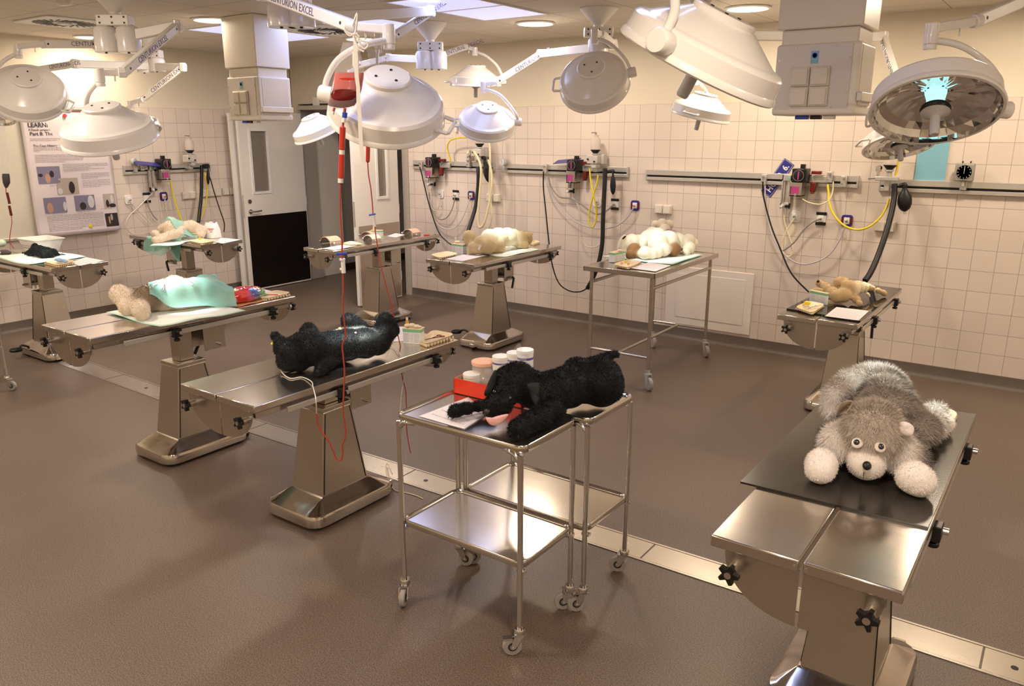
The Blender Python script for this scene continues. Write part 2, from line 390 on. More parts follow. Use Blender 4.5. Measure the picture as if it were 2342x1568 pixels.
t = thing('smoke_detector', 'small round cream smoke detector on the ceiling near the air diffuser', 'smoke detector', (p.x, p.y, CEIL-.05))
b = MB(); b.lathe([(.06,0),(.058,-.02)], 24, Matrix.Translation((p.x,p.y,CEIL))); b.build('mounting_base', 'cream', t)
b = MB(); b.lathe([(.05,-.021),(.048,-.04),(.03,-.05)], 24, Matrix.Translation((p.x,p.y,CEIL))); b.build('sensor_cap', 'cream', t)

# doorway, corridor and the two open leaves
b = MB()
for q in ((OP0-.05,OP0,-.012,.21,0,OPZ+.05),(OP1,OP1+.09,-.012,.21,0,OPZ+.05),(OP0,OP1,-.012,.21,OPZ,OPZ+.05)): b.box(*q)
struct(b.build('trim_1', 'door_frame', bevel=.004))
b = MB(); b.box(OP0, OP0+1.0, -.05, -.012, OPZ+.0, OPZ+.05)
solo(b.build('door_closer_rail', 'aluminium', bevel=.004), 'slim grey door closer rail over the open doorway', 'door closer')
o = wall('wall_corridor', [(.0,OP0-.05,.2,.62,0,2.5)], 'white_door')
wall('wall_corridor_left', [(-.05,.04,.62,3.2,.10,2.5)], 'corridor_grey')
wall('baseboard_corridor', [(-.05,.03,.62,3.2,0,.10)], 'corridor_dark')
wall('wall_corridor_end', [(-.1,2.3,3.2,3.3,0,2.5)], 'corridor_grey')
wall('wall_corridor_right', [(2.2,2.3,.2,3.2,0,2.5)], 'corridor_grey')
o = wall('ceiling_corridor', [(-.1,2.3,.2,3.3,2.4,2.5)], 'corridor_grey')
def leaf(name, x, ya, yb, sgn, wy, kickm, kz0, kz1, handle):
    # leaf parallel to the left wall, hinged at yb, free edge at ya
    t = thing(name, 'leaf', 'door', (x, (ya+yb)/2, 0)); del t['label']; del t['category']; t['kind'] = 'structure'
    th = .042; w0, w1, z0, z1 = wy
    b = MB()
    for q in ((ya,w0,.012,2.03),(w1,yb,.012,2.03),(w0,w1,.012,z0),(w0,w1,z1,2.03)): b.box(x-th/2, x+th/2, q[0], q[1], q[2], q[3])
    b.build('door_panel', 'white_door', t)
    b = MB()
    for s in (-1, 1):
        xx = x+s*(th/2+.004); e = .03
        for q in ((w0-e,w0,z0-e,z1+e),(w1,w1+e,z0-e,z1+e),(w0,w1,z0-e,z0),(w0,w1,z1,z1+e)): b.box(xx-.005, xx+.005, q[0], q[1], q[2], q[3])
    b.build('window_frame', 'box_white', t, bevel=.002)
    b = MB(); b.box(x-.004, x+.004, w0, w1, z0, z1); b.build('glass', 'glass_dark', t)
    b = MB(); b.box(x+th/2, x+th/2+.003, ya+.03, yb-.01, kz0, kz1); b.box(x-th/2-.003, x-th/2, ya+.03, yb-.01, kz0, kz1); b.build('kick_plate', kickm, t)
    b = MB(); b.box(x-.012, x+.012, ya-.004, ya, .86, 1.12); b.build('lock_plate', 'aluminium', t)
    if handle:
        hx = x+th/2
        b = MB(); b.cyl((hx,ya+.07,.93),(hx+.012,ya+.07,.93),.025,20); b.cyl((hx,ya+.07,.93),(hx+.05,ya+.07,.93),.009,12); b.tube([(hx+.05,ya+.07,.93),(hx+.052,ya+.13,.93),(hx+.05,ya+.19,.935)],.009,10)
        b.build('door_handle', 'steel', t)
        b = MB(); b.cyl((hx,ya+.07,1.045),(hx+.01,ya+.07,1.045),.024,20); b.build('lock_rosette', 'steel', t)
    b = MB()
    for z in (.25, 1.0, 1.75): b.cyl((x+.0,yb+.014,z-.05),(x+.0,yb+.014,z+.05),.011,12)
    b.build('hinge', 'box_white', t)
leaf('door_1', .20, -.955, -.06, 1, (-.80,-.585,1.15,1.825), 'kick_black', .03, .875, True)
leaf('door_2', 1.845, -.80, -.15, 1, (-.455,-.325,1.15,1.85), 'kick_steel', .03, .86, False)
b = MB(); b.box(.10, .13, -1.0, -.86, 0.0, 2.02); struct(b.build('trim_2', 'white_door'))

# wall A: whiteboard, poster
t = thing('whiteboard', 'large whiteboard with a slim frame on the tiled wall behind the poster', 'whiteboard', (.0, -3.4, .85))
b = MB(); b.box(.004, .018, -4.6, -2.385, .87, 2.03); b.build('writing_surface', 'board_white', t)
b = MB()
for q in ((-4.6,-2.385,.845,.872),(-4.6,-2.385,2.02,2.05),(-2.387,-2.355,.845,2.05)): b.box(.002, .032, *q)
b.build('frame', 'aluminium', t, bevel=.003)
b = MB(); b.box(.034,.035,-2.93,-2.50,2.000,2.008); b.build('pen_line', 'dark_red', t)
# poster: corners measured on the wall
PC = [(-3.105,.852),(-2.335,.84),(-2.48,1.985),(-3.128,1.975)]
PC = [(-3.138,.857),(-2.332,.848),(-2.50,1.985),(-3.128,1.985)]
PC = [(-3.138,.855),(-2.335,.850),(-2.345,1.985),(-3.135,1.985)]
def pp(u, v, d=0):                     # u to the right, v up, both 0..1
    a = [PC[0][i]*(1-u)+PC[1][i]*u for i in (0,1)]; c = [PC[3][i]*(1-u)+PC[2][i]*u for i in (0,1)]
    y, z = [a[i]*(1-v)+c[i]*v for i in (0,1)]
    curl = .05*max(0, .12-v)/.12*(.4+.6*math.sin(3*u+.4))
    return (.040+d+curl*.5+.004*math.sin(9*u+4*v), y, z)
po = thing('poster', 'tall paper poster with photos and columns of text pinned over the whiteboard', 'poster', (.04, -2.74, .85))
b = MB(); b.quadstrip([[pp(i/24, j/30) for i in range(25)] for j in range(31)]); b.build('sheet', 'poster_paper', po, solid=.001)
PW, PH = .80, 1.13
def pM(u, v):                         # text frame: x along the wall, facing the room
    return Matrix.Translation(pp(u, v, .0035)) @ Matrix(((0,0,1),(1,0,0),(0,1,0))).to_4x4()
text_mesh('heading_text', 'LEARNING HAS TO BE FUN', .058, pM(.075,.905), 'ink', po, bold=.0012, xs=.93)
text_mesh('subtitle_text', 'A Danish perspective on new ways to teach veterinary', .027, pM(.075,.868), 'ink', po, xs=.93)
text_mesh('subtitle_text', 'Part II: The case history', .045, pM(.085,.836), 'ink', po, bold=.0006, xs=1.0)
text_mesh('section_text', 'The Case History', .03, pM(.10,.742), 'ink', po)
b = MB(); R = random.Random(3)
def para(u0, u1, v, n, dv=.0135, last=.6):
    for k in range(n):
        e = u1 if k < n-1 else u0+(u1-u0)*last
        u = u0
        while u < e-.01:
            wd = min(R.uniform(.02,.06), e-u); vv = v-k*dv
            a, c, d_, e_ = pp(u,vv,.003), pp(u+wd,vv,.003), pp(u+wd,vv+.0052,.003), pp(u,vv+.0052,.003)
            b.add([a,c,d_,e_], [(0,1,2,3)]); u += wd+.007
para(.075,.60,.797,2); para(.10,.93,.722,2); para(.10,.20,.697,1); para(.10,.66,.665,5); para(.40,.95,.585,3); para(.40,.90,.545,2); para(.60,.95,.505,4); para(.60,.95,.445,5)
para(.13,.80,.165,10)
for u, v in ((.22,.415),(.20,.18),(.50,.18),(.78,.195),(.82,.655)): para(u,u+.14,v,1,last=1)
b.build('body_text', 'ink_soft', po, smooth=0)
def photo(u0, u1, v0, v1, bg, figs):
    b = MB(); b.quadstrip([[pp(u0+(u1-u0)*i/4, v0+(v1-v0)*j/4, .003) for i in range(5)] for j in range(5)]); ph = b.build('photograph', bg, po, smooth=0)
    for m, fu, fv, ru, rv in figs:
        b = MB(); c = [pp(u0+(u1-u0)*(fu+ru*math.cos(2*PI*k/14)), v0+(v1-v0)*(fv+rv*math.sin(2*PI*k/14)), .0042) for k in range(14)]
        b.add(c, [tuple(range(14))]); b.build('pictured_shape', m, ph, smooth=0)
photo(.10,.36,.435,.575,'photo_blue',[('photo_skin',.42,.3,.12,.28),('photo_dark',.62,.55,.1,.2),('photo_dark',.12,.5,.1,.1)])
photo(.30,.55,.34,.475,'photo_wall',[('photo_dark',.68,.4,.14,.38),('photo_white',.12,.2,.12,.2)])
photo(.12,.38,.19,.32,'photo_blue',[('photo_skin',.25,.35,.14,.34),('photo_white',.92,.4,.08,.3)])
photo(.48,.72,.195,.325,'photo_blue',[('photo_dark',.38,.3,.16,.25),('photo_white',.8,.55,.16,.42)])
photo(.83,.98,.205,.325,'photo_wall',[('photo_white',.72,.6,.14,.32),('photo_dark',.3,.3,.14,.28),('photo_dark',.7,.14,.3,.14)])
photo(.80,.98,.665,.80,'photo_wall',[('photo_dark',.3,.45,.26,.4),('photo_white',.8,.4,.16,.38)])
photo(.82,.985,.04,.155,'photo_dark',[('photo_wall',.5,.7,.1,.25),('photo_skin',.3,.5,.06,.3)])
for nm, px, py, m in (('pin_magnet',148,264,'candy_red'),('pin_magnet',207,517,'yellow')):
    p = at_x(px, py, .05); b = MB(); b.cyl((.046,p.y,p.z),(.058,p.y,p.z),.018,20)
    solo(b.build(nm, m, bevel=.002), 'round '+('red magnet at the top' if py < 300 else 'yellow magnet near the bottom')+' of the poster', 'magnet', 'poster magnets')

# wall B items
b = MB(); b.box(5.03, 5.83, -.012, 0, .12, .66); hh = solo(b.build('access_hatch', 'hatch_white', bevel=.004), 'large white access hatch low on the tiled wall behind the trolley table', 'wall hatch')
b = MB(); b.box(5.13, 5.76, -.016, -.012, .20, .60); b.build('hatch_door', 'hatch_white', hh, bevel=.002)
b = MB(); b.box(6.965, 7.165, -.012, -.001, 1.475, 1.80); solo(b.build('blue_sheet', 'sheet_blue'), 'pale blue rectangular sheet on the tiles behind the right-hand lamp', 'wall panel')
for px, py, s in ((722,236,(.10,.14)),(1042,295,(.03,.06))):
    p = at_y(px, py, -.02); b = MB(); b.cbox((p.x,-.012,p.z), s[0], .024, s[1])
    solo(b.build('wall_box', 'white_plastic', bevel=.003), 'small white box on the wall '+('above the doorway' if px < 800 else 'between the lamps above the left gas rail'), 'wall box')

# ------------------------------------------------------------------ ceiling service columns
def pendant(x1, y0, label):
    W, D, zb, zs = .37, .30, 1.905, 2.29; x0 = x1-W; y1 = y0+D
    t = thing('service_column', label, 'ceiling column', ((x0+x1)/2, (y0+y1)/2, zb), group='ceiling service columns')
    b = MB(); b.box(x0-.006, x1+.006, y0-.006, y1+.006, zs, CEIL-.001); b.build('upper_casing', 'cream', t, bevel=.006)
    b = MB(); b.box(x0+.012, x1-.012, y0+.012, y1-.012, zb+.03, zs); b.build('lower_casing', 'cream', t, bevel=.01)
    b = MB(); b.box(x0-.004, x1+.006, y0-.006, y1+.006, zb, zb+.045); b.box(x0-.004, x1+.006, y0-.002, y1, zb+.04, 2.225); b.build('terminal_box', 'cream', t, bevel=.014, seg=3)
    b = MB(); b.box(x0+.010, x1-.028, y0-.0065, y0-.0015, zb+.028, 2.215); fp = b.build('front_panel', 'cream_plate', t)
    b = MB()
    for u in (.09, .27):
        for z in (zb+.036, 2.207): b.cyl((x0+u,y0-.009,z),(x0+u,y0-.006,z),.004,8)
    for z in (zb+.10, zb+.25):
        for u in (.018, .334): b.cyl((x0+u,y0-.009,z),(x0+u,y0-.006,z),.004,8)
    b.build('screw', 'steel', fp)
    xm, zm = x0+.165, 2.033
    for i in (0, 1):
        for j in (0, 1):
            b = MB(); b.cbox((xm+(i-.5)*.09, y0-.012, zm+(j-.5)*.09), .086, .012, .086); s = b.build('socket', 'cream_socket', t, bevel=.004)
            b = MB(); b.cbox((xm+(i-.5)*.09, y0-.021, zm+(j-.5)*.09), .072, .008, .074); b.build('socket_lid', 'cream_socket', s, bevel=.003)
    b = MB(); b.box(xm-.005, xm+.03, y0-.0085, y0-.0065, 2.135, 2.19); st = b.build('blue_sticker', 'sheet_blue', t)
    b = MB(); b.lathe([(.012,0),(.012,.001),(.009,.001),(.009,0)], 20, axis_matrix((xm+.0125,y0-.0086,2.17),(0,-1,0))); b.build('ring_emblem', 'blue', st)
    b = MB(); b.box(x1+.004, x1+.008, y0+.03, y1-.03, zb+.045, 2.21); b.build('side_panel', 'cream_plate', t, label='white side panel')
    b = MB(); b.box(x1+.006, x1+.03, y0+.0, y1-.01, zb+.06, zb+.10); b.build('equipment_rail', 'aluminium', t, bevel=.003)
    b = MB(); b.box(x0+.10, x0+.16, y0+.03, y0+.07, zb-.018, zb); b.build('blue_outlet', 'blue', t, bevel=.004, label='blue gas outlet under the column')
    b = MB(); b.box(x0+.17, x0+.22, y0+.03, y0+.07, zb-.018, zb); b.build('black_outlet', 'black_plastic', t, bevel=.004, label='black gas outlet under the column')
    b = MB(); b.box(x0+.23, x0+.28, y0+.03, y0+.07, zb-.018, zb); b.build('white_outlet', 'white_plastic', t, bevel=.004, label='white gas outlet under the column')
    return t
pendant(7.082, -2.635, 'cream square service column with sockets hanging from the ceiling on the right')
pendant(2.870, -2.67, 'cream square service column with sockets hanging from the ceiling near the doors')
hk = thing('hook', 'white hook hanging under the right ceiling column beside the lamp', 'hook', (7.10, -2.5, 1.86))
b = MB(); b.tube([(7.098,-2.42,1.905),(7.098,-2.42,1.87),(7.105,-2.43,1.855),(7.13,-2.45,1.86)], .006, 8, smooth=4); b.build('hook_bar', 'white_plastic', hk)

# ================================================================== OPERATING TABLES
def star_knob(b, p, d, r=.022):
    M = axis_matrix(p, d)
    poly = []
    for k in range(10):
        a = 2*PI*k/10; rr = r if k % 2 == 0 else r*.5
        poly += [(rr*math.cos(a-.16), rr*math.sin(a-.16)), (rr*math.cos(a+.16), rr*math.sin(a+.16))] if k % 2 == 0 else [(rr*math.cos(a), rr*math.sin(a))]
    b.prism(poly, .012, .028, M); b.lathe([(.013,0),(.013,.014)], 12, M)
def op_table(name_label, cx, cyy, zt, x0, x1, y0, y1, rot=0, handle_side=1, pedal=None, roller=(.12, .285)):
    """table centred over its column; x0..y1 the extents of the top relative to the column"""
    t = thing('operating_table', name_label, 'operating table', (cx, cyy, 0), rot, group='stainless steel operating tables')
    L = dict(local=True)
    # base
    n = 40; rings = []
    def rr(hx, hy, r, z):
        out = []
        for q, (sx, sy_) in enumerate(((1,1),(-1,1),(-1,-1),(1,-1))):
            for k in range(7):
                a = PI/2*q+PI/2*k/6; out.append((sx*(hx-r)+r*math.cos(a), sy_*(hy-r)+r*math.sin(a), z))
        return out
    b = MB(); b.loft([rr(.185,.266,.07,.012), rr(.194,.275,.075,.02), rr(.194,.275,.075,.060), rr(.188,.268,.07,.074), rr(.172,.252,.06,.082), rr(.120,.160,.004,.120), rr(.112,.15,.004,.124)])
    b.build('base_cover', 'steel_base', t, smooth=30, **L)
    b = MB()
    for sx in (-1, 1):
        for s in (-1, 1): b.cyl((sx*.13, s*.225, .012), (sx*.13, s*.225, .0), .02, 12)
    b.build('foot', 'rubber', t, **L)
    rx, ry = roller
    b = MB(); b.cyl((rx-.011, ry, .020), (rx+.011, ry, .020), .020, 16); rw = b.build('roller_wheel', 'rubber', t, **L)
    b = MB(); b.box(rx-.022, rx+.022, ry-(.03 if ry < 0 else 0.03), ry+.02, .028, .058); b.build('roller_housing', 'chrome', rw, bevel=.004, **L)
    zc = .55
    def rec(hx, hy, z): return [(-hx,-hy,z),(hx,-hy,z),(hx,hy,z),(-hx,hy,z)]
    b = MB(); b.loft([rec(.111,.150,.12), rec(.0835,.088,zc-.02)]); b.build('column_cover', 'steel_column', t, smooth=0, bevel=.004, **L)
    b = MB(); b.loft([rec(.085,.090,zc-.02), rec(.085,.090,zc)]); b.build('column_cap', 'steel', t, smooth=0, bevel=.002, **L)
    b = MB()
    for s in (-1, 1):
        for e in (-1, 1):
            a = Vector((s*.1113, e*.138, .13)); c = Vector((s*.0842, e*.078, zc-.03)); b.cyl(a, c, .0025, 6)
    b.build('panel_seam', 'rubber', t, **L)
    b = MB(); b.box(-.044, .044, -.044, .044, zc, zt-.10); b.build('lifting_post', 'steel_column', t, bevel=.004, **L)
    # carriage
    b = MB(); b.box(-.10, .10, -.17, .17, zt-.105, zt-.045); b.box(-.16,.16,-.05,.05,zt-.09,zt-.045); b.build('carriage', 'steel', t, bevel=.004, **L)
    b = MB()
    for s in (-1, 1): b.box(s*.07-.003, s*.07+.003, .10, .24, zt-.26, zt-.09)
    b.box(-.07, .07, .235, .241, zt-.26, zt-.09); b.build('tilt_bracket', 'steel', t, bevel=.002, **L)
    b = MB(); b.cyl((-.09*handle_side,.20,zt-.235),(.10*handle_side,.20,zt-.235),.009,12); b.cyl((0,.20,zt-.28),(0,.20,zt-.10),.006,10); th = b.build('tilt_spindle', 'steel', t, **L)
    hx = -.09*handle_side
    b = MB(); b.tube([(hx,.20,zt-.235),(hx-.02*handle_side,.19,zt-.24),(hx-.03*handle_side,.15,zt-.32)], .010, 8); b.build('lever_grip', 'black_plastic', th, **L)
    xm = (x0+x1)/2
    # two halves of the top
    for s, (a, c) in (('l', (x0, xm-.005)), ('r', (xm+.005, x1))):
        b = MB(); b.box(a, c, y0, y1, zt-.032, zt); b.build('top_half', 'steel_top', t, bevel=.004, **L)
    # end plates under both ends
    for e, yy in ((-1, y0), (1, y1)):
        for (a, c, s) in ((x0+.035, xm-.004, -1), (xm+.004, x1-.035, 1)):
            wd = c-a; prof = []
            for k in range(13):
                q = k/12; prof.append(((a+wd*(1-math.cos(PI/2*q)**1.0)) if s < 0 else (c-wd*(1-math.cos(PI/2*q))), -.155*math.sin(PI/2*q)**.9))
            top = [(c if s < 0 else a, 0)]
            poly = [(x, z) for x, z in prof]+top
            M = Matrix.Translation((0, yy-e*.016, zt-.032)) @ Matrix.Rotation(PI/2, 4, 'X')
            b = MB(); b.prism(poly, -.0015, .0015, M); b.build('end_plate', 'steel_column', t, smooth=0, **L)
        b = MB()
        for s in (-1, 1): b.cyl((xm+s*.014, yy+e*.0, zt-.018), (xm+s*.014, yy+e*.003, zt-.018), .005, 8)
        b.build('rivet', 'chrome', t, **L)
        for s in (-1, 1):
            kx = xm+s*(x1-x0)*.36
            b = MB(); b.cyl((kx, yy-e*.03, zt-.078), (kx, yy+e*.012, zt-.078), .014, 14); k_ = b.build('knob_boss', 'steel', t, **L)
            b = MB(); star_knob(b, (kx, yy+e*.008, zt-.078), (0, e, 0), .027); b.build('star_knob', 'black_plastic', k_, smooth=20, **L)
            b = MB(); b.cyl((kx, yy+e*.035, zt-.078), (kx, yy+e*.038, zt-.078), .009, 12); b.build('knob_cap', 'steel', k_, **L)
    # side rails with clamps
    for s, xe in ((-1, x0), (1, x1)):
        xr = xe-s*.014
        b = MB(); b.box(min(xr, xr+s*.010), max(xr, xr+s*.010), y0+.17, y1-.17, zt-.078, zt-.052); rl = b.build('side_rail', 'aluminium', t, bevel=.002, **L)
        b = MB(); b.box(min(xr-s*.02, xr-s*.04), max(xr-s*.02, xr-s*.04), y0+.03, y1-.03, zt-.070, zt-.045); b.build('rail_guide', 'steel', t, bevel=.002, **L)
        for yy in (y0+.36*(y1-y0), y0+.86*(y1-y0)):
            b = MB(); b.box(min(xr-s*.006,xr+s*.032), max(xr-s*.006,xr+s*.032), yy-.024, yy+.024, zt-.088, zt-.042)
            b.lathe([(.016,-.026),(.016,-.012),(.007,-.012),(.007,0)], 12, Matrix.Translation((xr+s*.014, yy, zt-.085))); k_ = b.build('rail_clamp', 'black_plastic', t, bevel=.003, **L)
            b = MB(); b.cyl((xr+s*.03,yy+.008,zt-.062),(xr+s*.047,yy+.008,zt-.062),.010,14); b.build('clamp_screw', 'chrome', k_, **L)
    # foot pedals
    for (px_, py_) in (pedal or []):
        s = -1 if px_ < 0 else 1
        b = MB(); b.tube([(s*.16, py_, .075),(s*.22, py_, .105),(px_-s*.03, py_, .085)], .009, 8, smooth=3)
        b.lathe([(.045,.0),(.048,.006),(.048,.016),(.044,.020)], 28, Matrix.Translation((px_, py_, .065))); pd_ = b.build('foot_pedal', 'black_plastic', t, **L)
        b = MB()
        for r in (.010,.019,.028,.037): b.lathe([(r-.002,.0855),(r-.001,.0875),(r+.001,.0875),(r+.002,.0855)], 28, Matrix.Translation((px_, py_, .0)), cap=False)
        b.build('pedal_tread', 'rubber', pd_, **L)
    return t

TABLES = {}
# (label, cx, cy, z, x0,x1,y0,y1 relative, rot)
def T(key, *a, **k): TABLES[key] = a[3]; return op_table(*a, **k)
G = 'steel operating table '
T('T3', G+'holding the black plush dog and green-striped box, centre of the room', 5.115, -4.14, .747, -.26, .26, -.595, .72, pedal=[(-.30, .12)])
T('T2', G+'with the bear under the green drape and the candy bag', 3.88, -4.12, .845, -.25, .25, -.63, .64, handle_side=1)
T('mid', G+'with the sprawled beige plush dog before the left gas rail', 3.888, -1.15, .808, -.25, .26, -.57, .74, handle_side=-1, pedal=[(-.32, -.10)], roller=(.02,-.285))
T('R2', G+'with glossy black mat and small tan plush dog by the back wall', 6.85, -1.07, .785, -.22, .23, -.90, .40, handle_side=-1)
T('hus', G+'under the black mat with the grey husky, nearest the camera', 7.575, -4.06, .842, -.225, .225, -.765, .60, handle_side=-1, pedal=[(.33,-.14)])
T('door', G+'with pink suture pads in front of the open doorway', 2.49, -1.12, .806, -.20, .20, -.75, .69, handle_side=1, pedal=[(.30,-.1)])
T('T0', G+'with draped white bear against the poster wall near the door', 1.11, -2.29, .85, -.22, .22, -.57, .60, rot=PI/2, handle_side=1)
T('T1', G+'with the small black cat plush at the left picture edge', 1.10, -3.59, .82, -.22, .22, -.62, .64, rot=PI/2, handle_side=-1, pedal=[(-.27,.1)], roller=(.10,-.285))

# ------------------------------------------------------------------ instrument carts
def rounded(x0, x1, y0, y1, r, z, n=6):
    out = []
    for q, (cx, cy_) in enumerate(((x1-r,y1-r),(x0+r,y1-r),(x0+r,y0+r),(x1-r,y0+r))):
        for k in range(n+1): a = PI/2*q+PI/2*k/n; out.append((cx+r*math.cos(a), cy_+r*math.sin(a), z))
    return out
def caster(parent, x, y, r, a, tall, tyre='tyre', brake=False):
    """caster with its wheel on the floor; (x,y) is the stem, a the trail direction"""
    dx, dy = math.cos(a), math.sin(a); wx, wy = x+dx*r*.75, y+dy*r*.75
    b = MB(); b.lathe([(.018,tall-.006),(.021,tall-.012),(.021,tall-.024),(.012,tall-.03)], 20, Matrix.Translation((x,y,0)))
    for s in (-1, 1):
        ox, oy = -dy*s*.016, dx*s*.016
        P = [(x+ox-dx*.012,y+oy-dy*.012,tall-.026),(x+ox+dx*.02,y+oy+dy*.02,tall-.026),(wx+ox+dx*.010,wy+oy+dy*.010,r*.92),(wx+ox-dx*.010,wy+oy-dy*.010,r*.92)]
        Q = [(p[0]+(-dy)*s*.003, p[1]+dx*s*.003, p[2]) for p in P]
        b.loft([P, Q])
    b.box(-.014,.030,-.019,.019,tall-.030,tall-.024, Matrix.Translation((x,y,0)) @ Matrix.Rotation(a,4,'Z'))
    if brake: b.box(.02,.062,-.012,.012,tall-.045,tall-.040, Matrix.Translation((x,y,0)) @ Matrix.Rotation(a,4,'Z'))
    b.cyl((wx-dy*.021, wy+dx*.021, r), (wx+dy*.021, wy-dx*.021, r), .005, 10)
    f = b.build('caster_fork', 'chrome', parent, smooth=40)
    M = axis_matrix((wx,wy,r), (-dy,dx,0))
    b = MB(); b.lathe([(r*.62,-.010),(r*.93,-.010),(r,-.005),(r,.005),(r*.93,.010),(r*.62,.010)], 30, M); b.build('wheel', tyre, f)
    b = MB(); b.lathe([(r*.62,-.0085),(r*.3,-.012),(r*.3,.012),(r*.62,.0085)], 24, M); b.build('wheel_hub', 'hub_black', f)
def cart(x0, x1, y0, y1, zt, label, angs):
    t = thing('instrument_cart', label, 'cart', ((x0+x1)/2, (y0+y1)/2, 0), group='two-shelf steel instrument carts')
    for nm, z, mm in (('top_tray', zt, 'steel_top'), ('lower_shelf', .36, 'steel_top')):
        ins = 0 if nm == 'top_tray' else .006
        a, c, d, e = x0+ins, x1-ins, y0+ins, y1-ins
        b = MB(); b.loft([rounded(a,c,d,e,.035,z-.020), rounded(a-.003,c+.003,d-.003,e+.003,.038,z-.012), rounded(a-.003,c+.003,d-.003,e+.003,.038,z+.004), rounded(a,c,d,e,.036,z+.007), rounded(a+.006,c-.006,d+.006,e-.006,.03,z+.004), rounded(a+.010,c-.010,d+.010,e-.010,.028,z-.004)])
        b.build(nm, mm, t, smooth=50)
    r = .0105
    for i, (sx, xx) in enumerate(((1, x0+.012), (-1, x1-.012))):
        for j, yy in enumerate((y0+.002, y1-.002)):
            yo = yy
            b = MB(); b.tube([(xx,yo,.105),(xx,yo,zt-.075),(xx+sx*.006,yo,zt-.05),(xx+sx*.022,yo,zt-.030),(xx+sx*.045,yo,zt-.022),(xx+sx*.075,yo+(.01 if j == 0 else -.01),zt-.022)], r, 12, smooth=4)
            l = b.build('leg', 'chrome', t, smooth=60)
            b = MB(); b.box(xx-.016, xx+.016, min(yo, yo+(.02 if j==0 else -.02)), max(yo, yo+(.02 if j==0 else -.02)), .325, .335); b.build('shelf_bracket', 'chrome', l)
            caster(t, xx, yo, .036, angs[i*2+j], .112, brake=(i == 1 and j == 0))
    return t
CT = .80
cart(6.005, 6.590, -4.565, -4.215, CT, 'nearer steel instrument cart with red box and black dog head and front paws on top', [5.2, .4, 3.9, 3.9])
cart(6.030, 6.640, -4.200, -3.850, CT, 'farther steel instrument cart under the back half of the black plush dog', [.9, 2.0, 3.9, 3.6])
# caster at the left picture edge: the corner of one more cart
cart(1.24, 1.84, -4.62, -4.27, CT, 'instrument cart at the left picture edge showing only one wheel', [.3, .5, 5.6, .5])

# ------------------------------------------------------------------ four-legged trolley table
def trolley():
    x0, x1, y0, y1, zt = 5.065, 5.645, -1.575, -.385, .868
    t = thing('trolley_table', 'tall four-legged steel trolley table on grey wheels before the wall hatch', 'trolley', ((x0+x1)/2, (y0+y1)/2, 0))
    b = MB(); b.box(x0+.004, x1-.004, y0+.004, y1-.004, zt-.034, zt-.004); b.build('table_top', 'steel_top', t, bevel=.003)
    b = MB()
    for q in ((x0,x1,y0,y0+.008),(x0,x1,y1-.008,y1),(x0,x0+.008,y0,y1),(x1-.008,x1,y0,y1)): b.box(*q, zt-.036, zt)
    b.build('raised_rim', 'steel', t, bevel=.002)
    ix, iy = .045, .05; r = .0135
    C = [(x0+ix,y0+iy),(x1-ix,y0+iy),(x0+ix,y1-iy),(x1-ix,y1-iy)]
    for i, (x, y) in enumerate(C):
        b = MB(); b.cyl((x,y,.14),(x,y,zt-.03),r,16); b.build('leg', 'steel', t, smooth=60)
        a = [2.3, 5.6, 5.6, 5.5][i]; R = .048
        dx, dy = math.cos(a), math.sin(a); wx, wy = x+dx*R*.8, y+dy*R*.8
        b = MB(); b.cyl((x,y,.115),(x,y,.145),.016,16)
        for s in (-1, 1):
            P = [(x-dy*s*.02-dx*.02,y+dx*s*.02-dy*.02,.12),(x-dy*s*.02+dx*.03,y+dx*s*.02+dy*.03,.12),(wx-dy*s*.02+dx*.014,wy+dx*s*.02+dy*.014,R),(wx-dy*s*.02-dx*.014,wy+dx*s*.02-dy*.014,R)]
            b.loft([P, [(p[0]+dy*s*.004,p[1]-dx*s*.004,p[2]) for p in P]])
        b.box(-.02,.032,-.022,.022,.112,.120, Matrix.Translation((x,y,0)) @ Matrix.Rotation(a,4,'Z'))
        f = b.build('caster_fork', 'grey_paint', t, bevel=.001)
        M = axis_matrix((wx,wy,R), (-dy,dx,0))
        b = MB(); b.lathe([(.012,-.016),(R*.55,-.014),(R*.9,-.014),(R,-.008),(R,.008),(R*.9,.014),(R*.55,.014),(.012,.016)], 32, M); b.build('wheel', 'tyre', f)
    for i in (0, 1):
        x = C[i][0]
        b = MB(); b.tube([(x,y0+iy,zt-.12),(x,y1-iy,zt-.12)], .0125, 12); b.build('side_bar', 'steel', t, smooth=60)
    for y in (y0+iy, y1-iy):
        b = MB(); b.cyl((x0+ix,y,.235),(x1-ix,y,.235),.011,12); b.build('cross_bar', 'steel', t, smooth=60)
    xm = (x0+x1)/2
    b = MB(); b.cyl((xm,y0+iy,.235),(xm,y1-iy,.235),.011,12); b.build('long_bar', 'steel', t, smooth=60)
    TABLES['tro'] = zt
trolley()

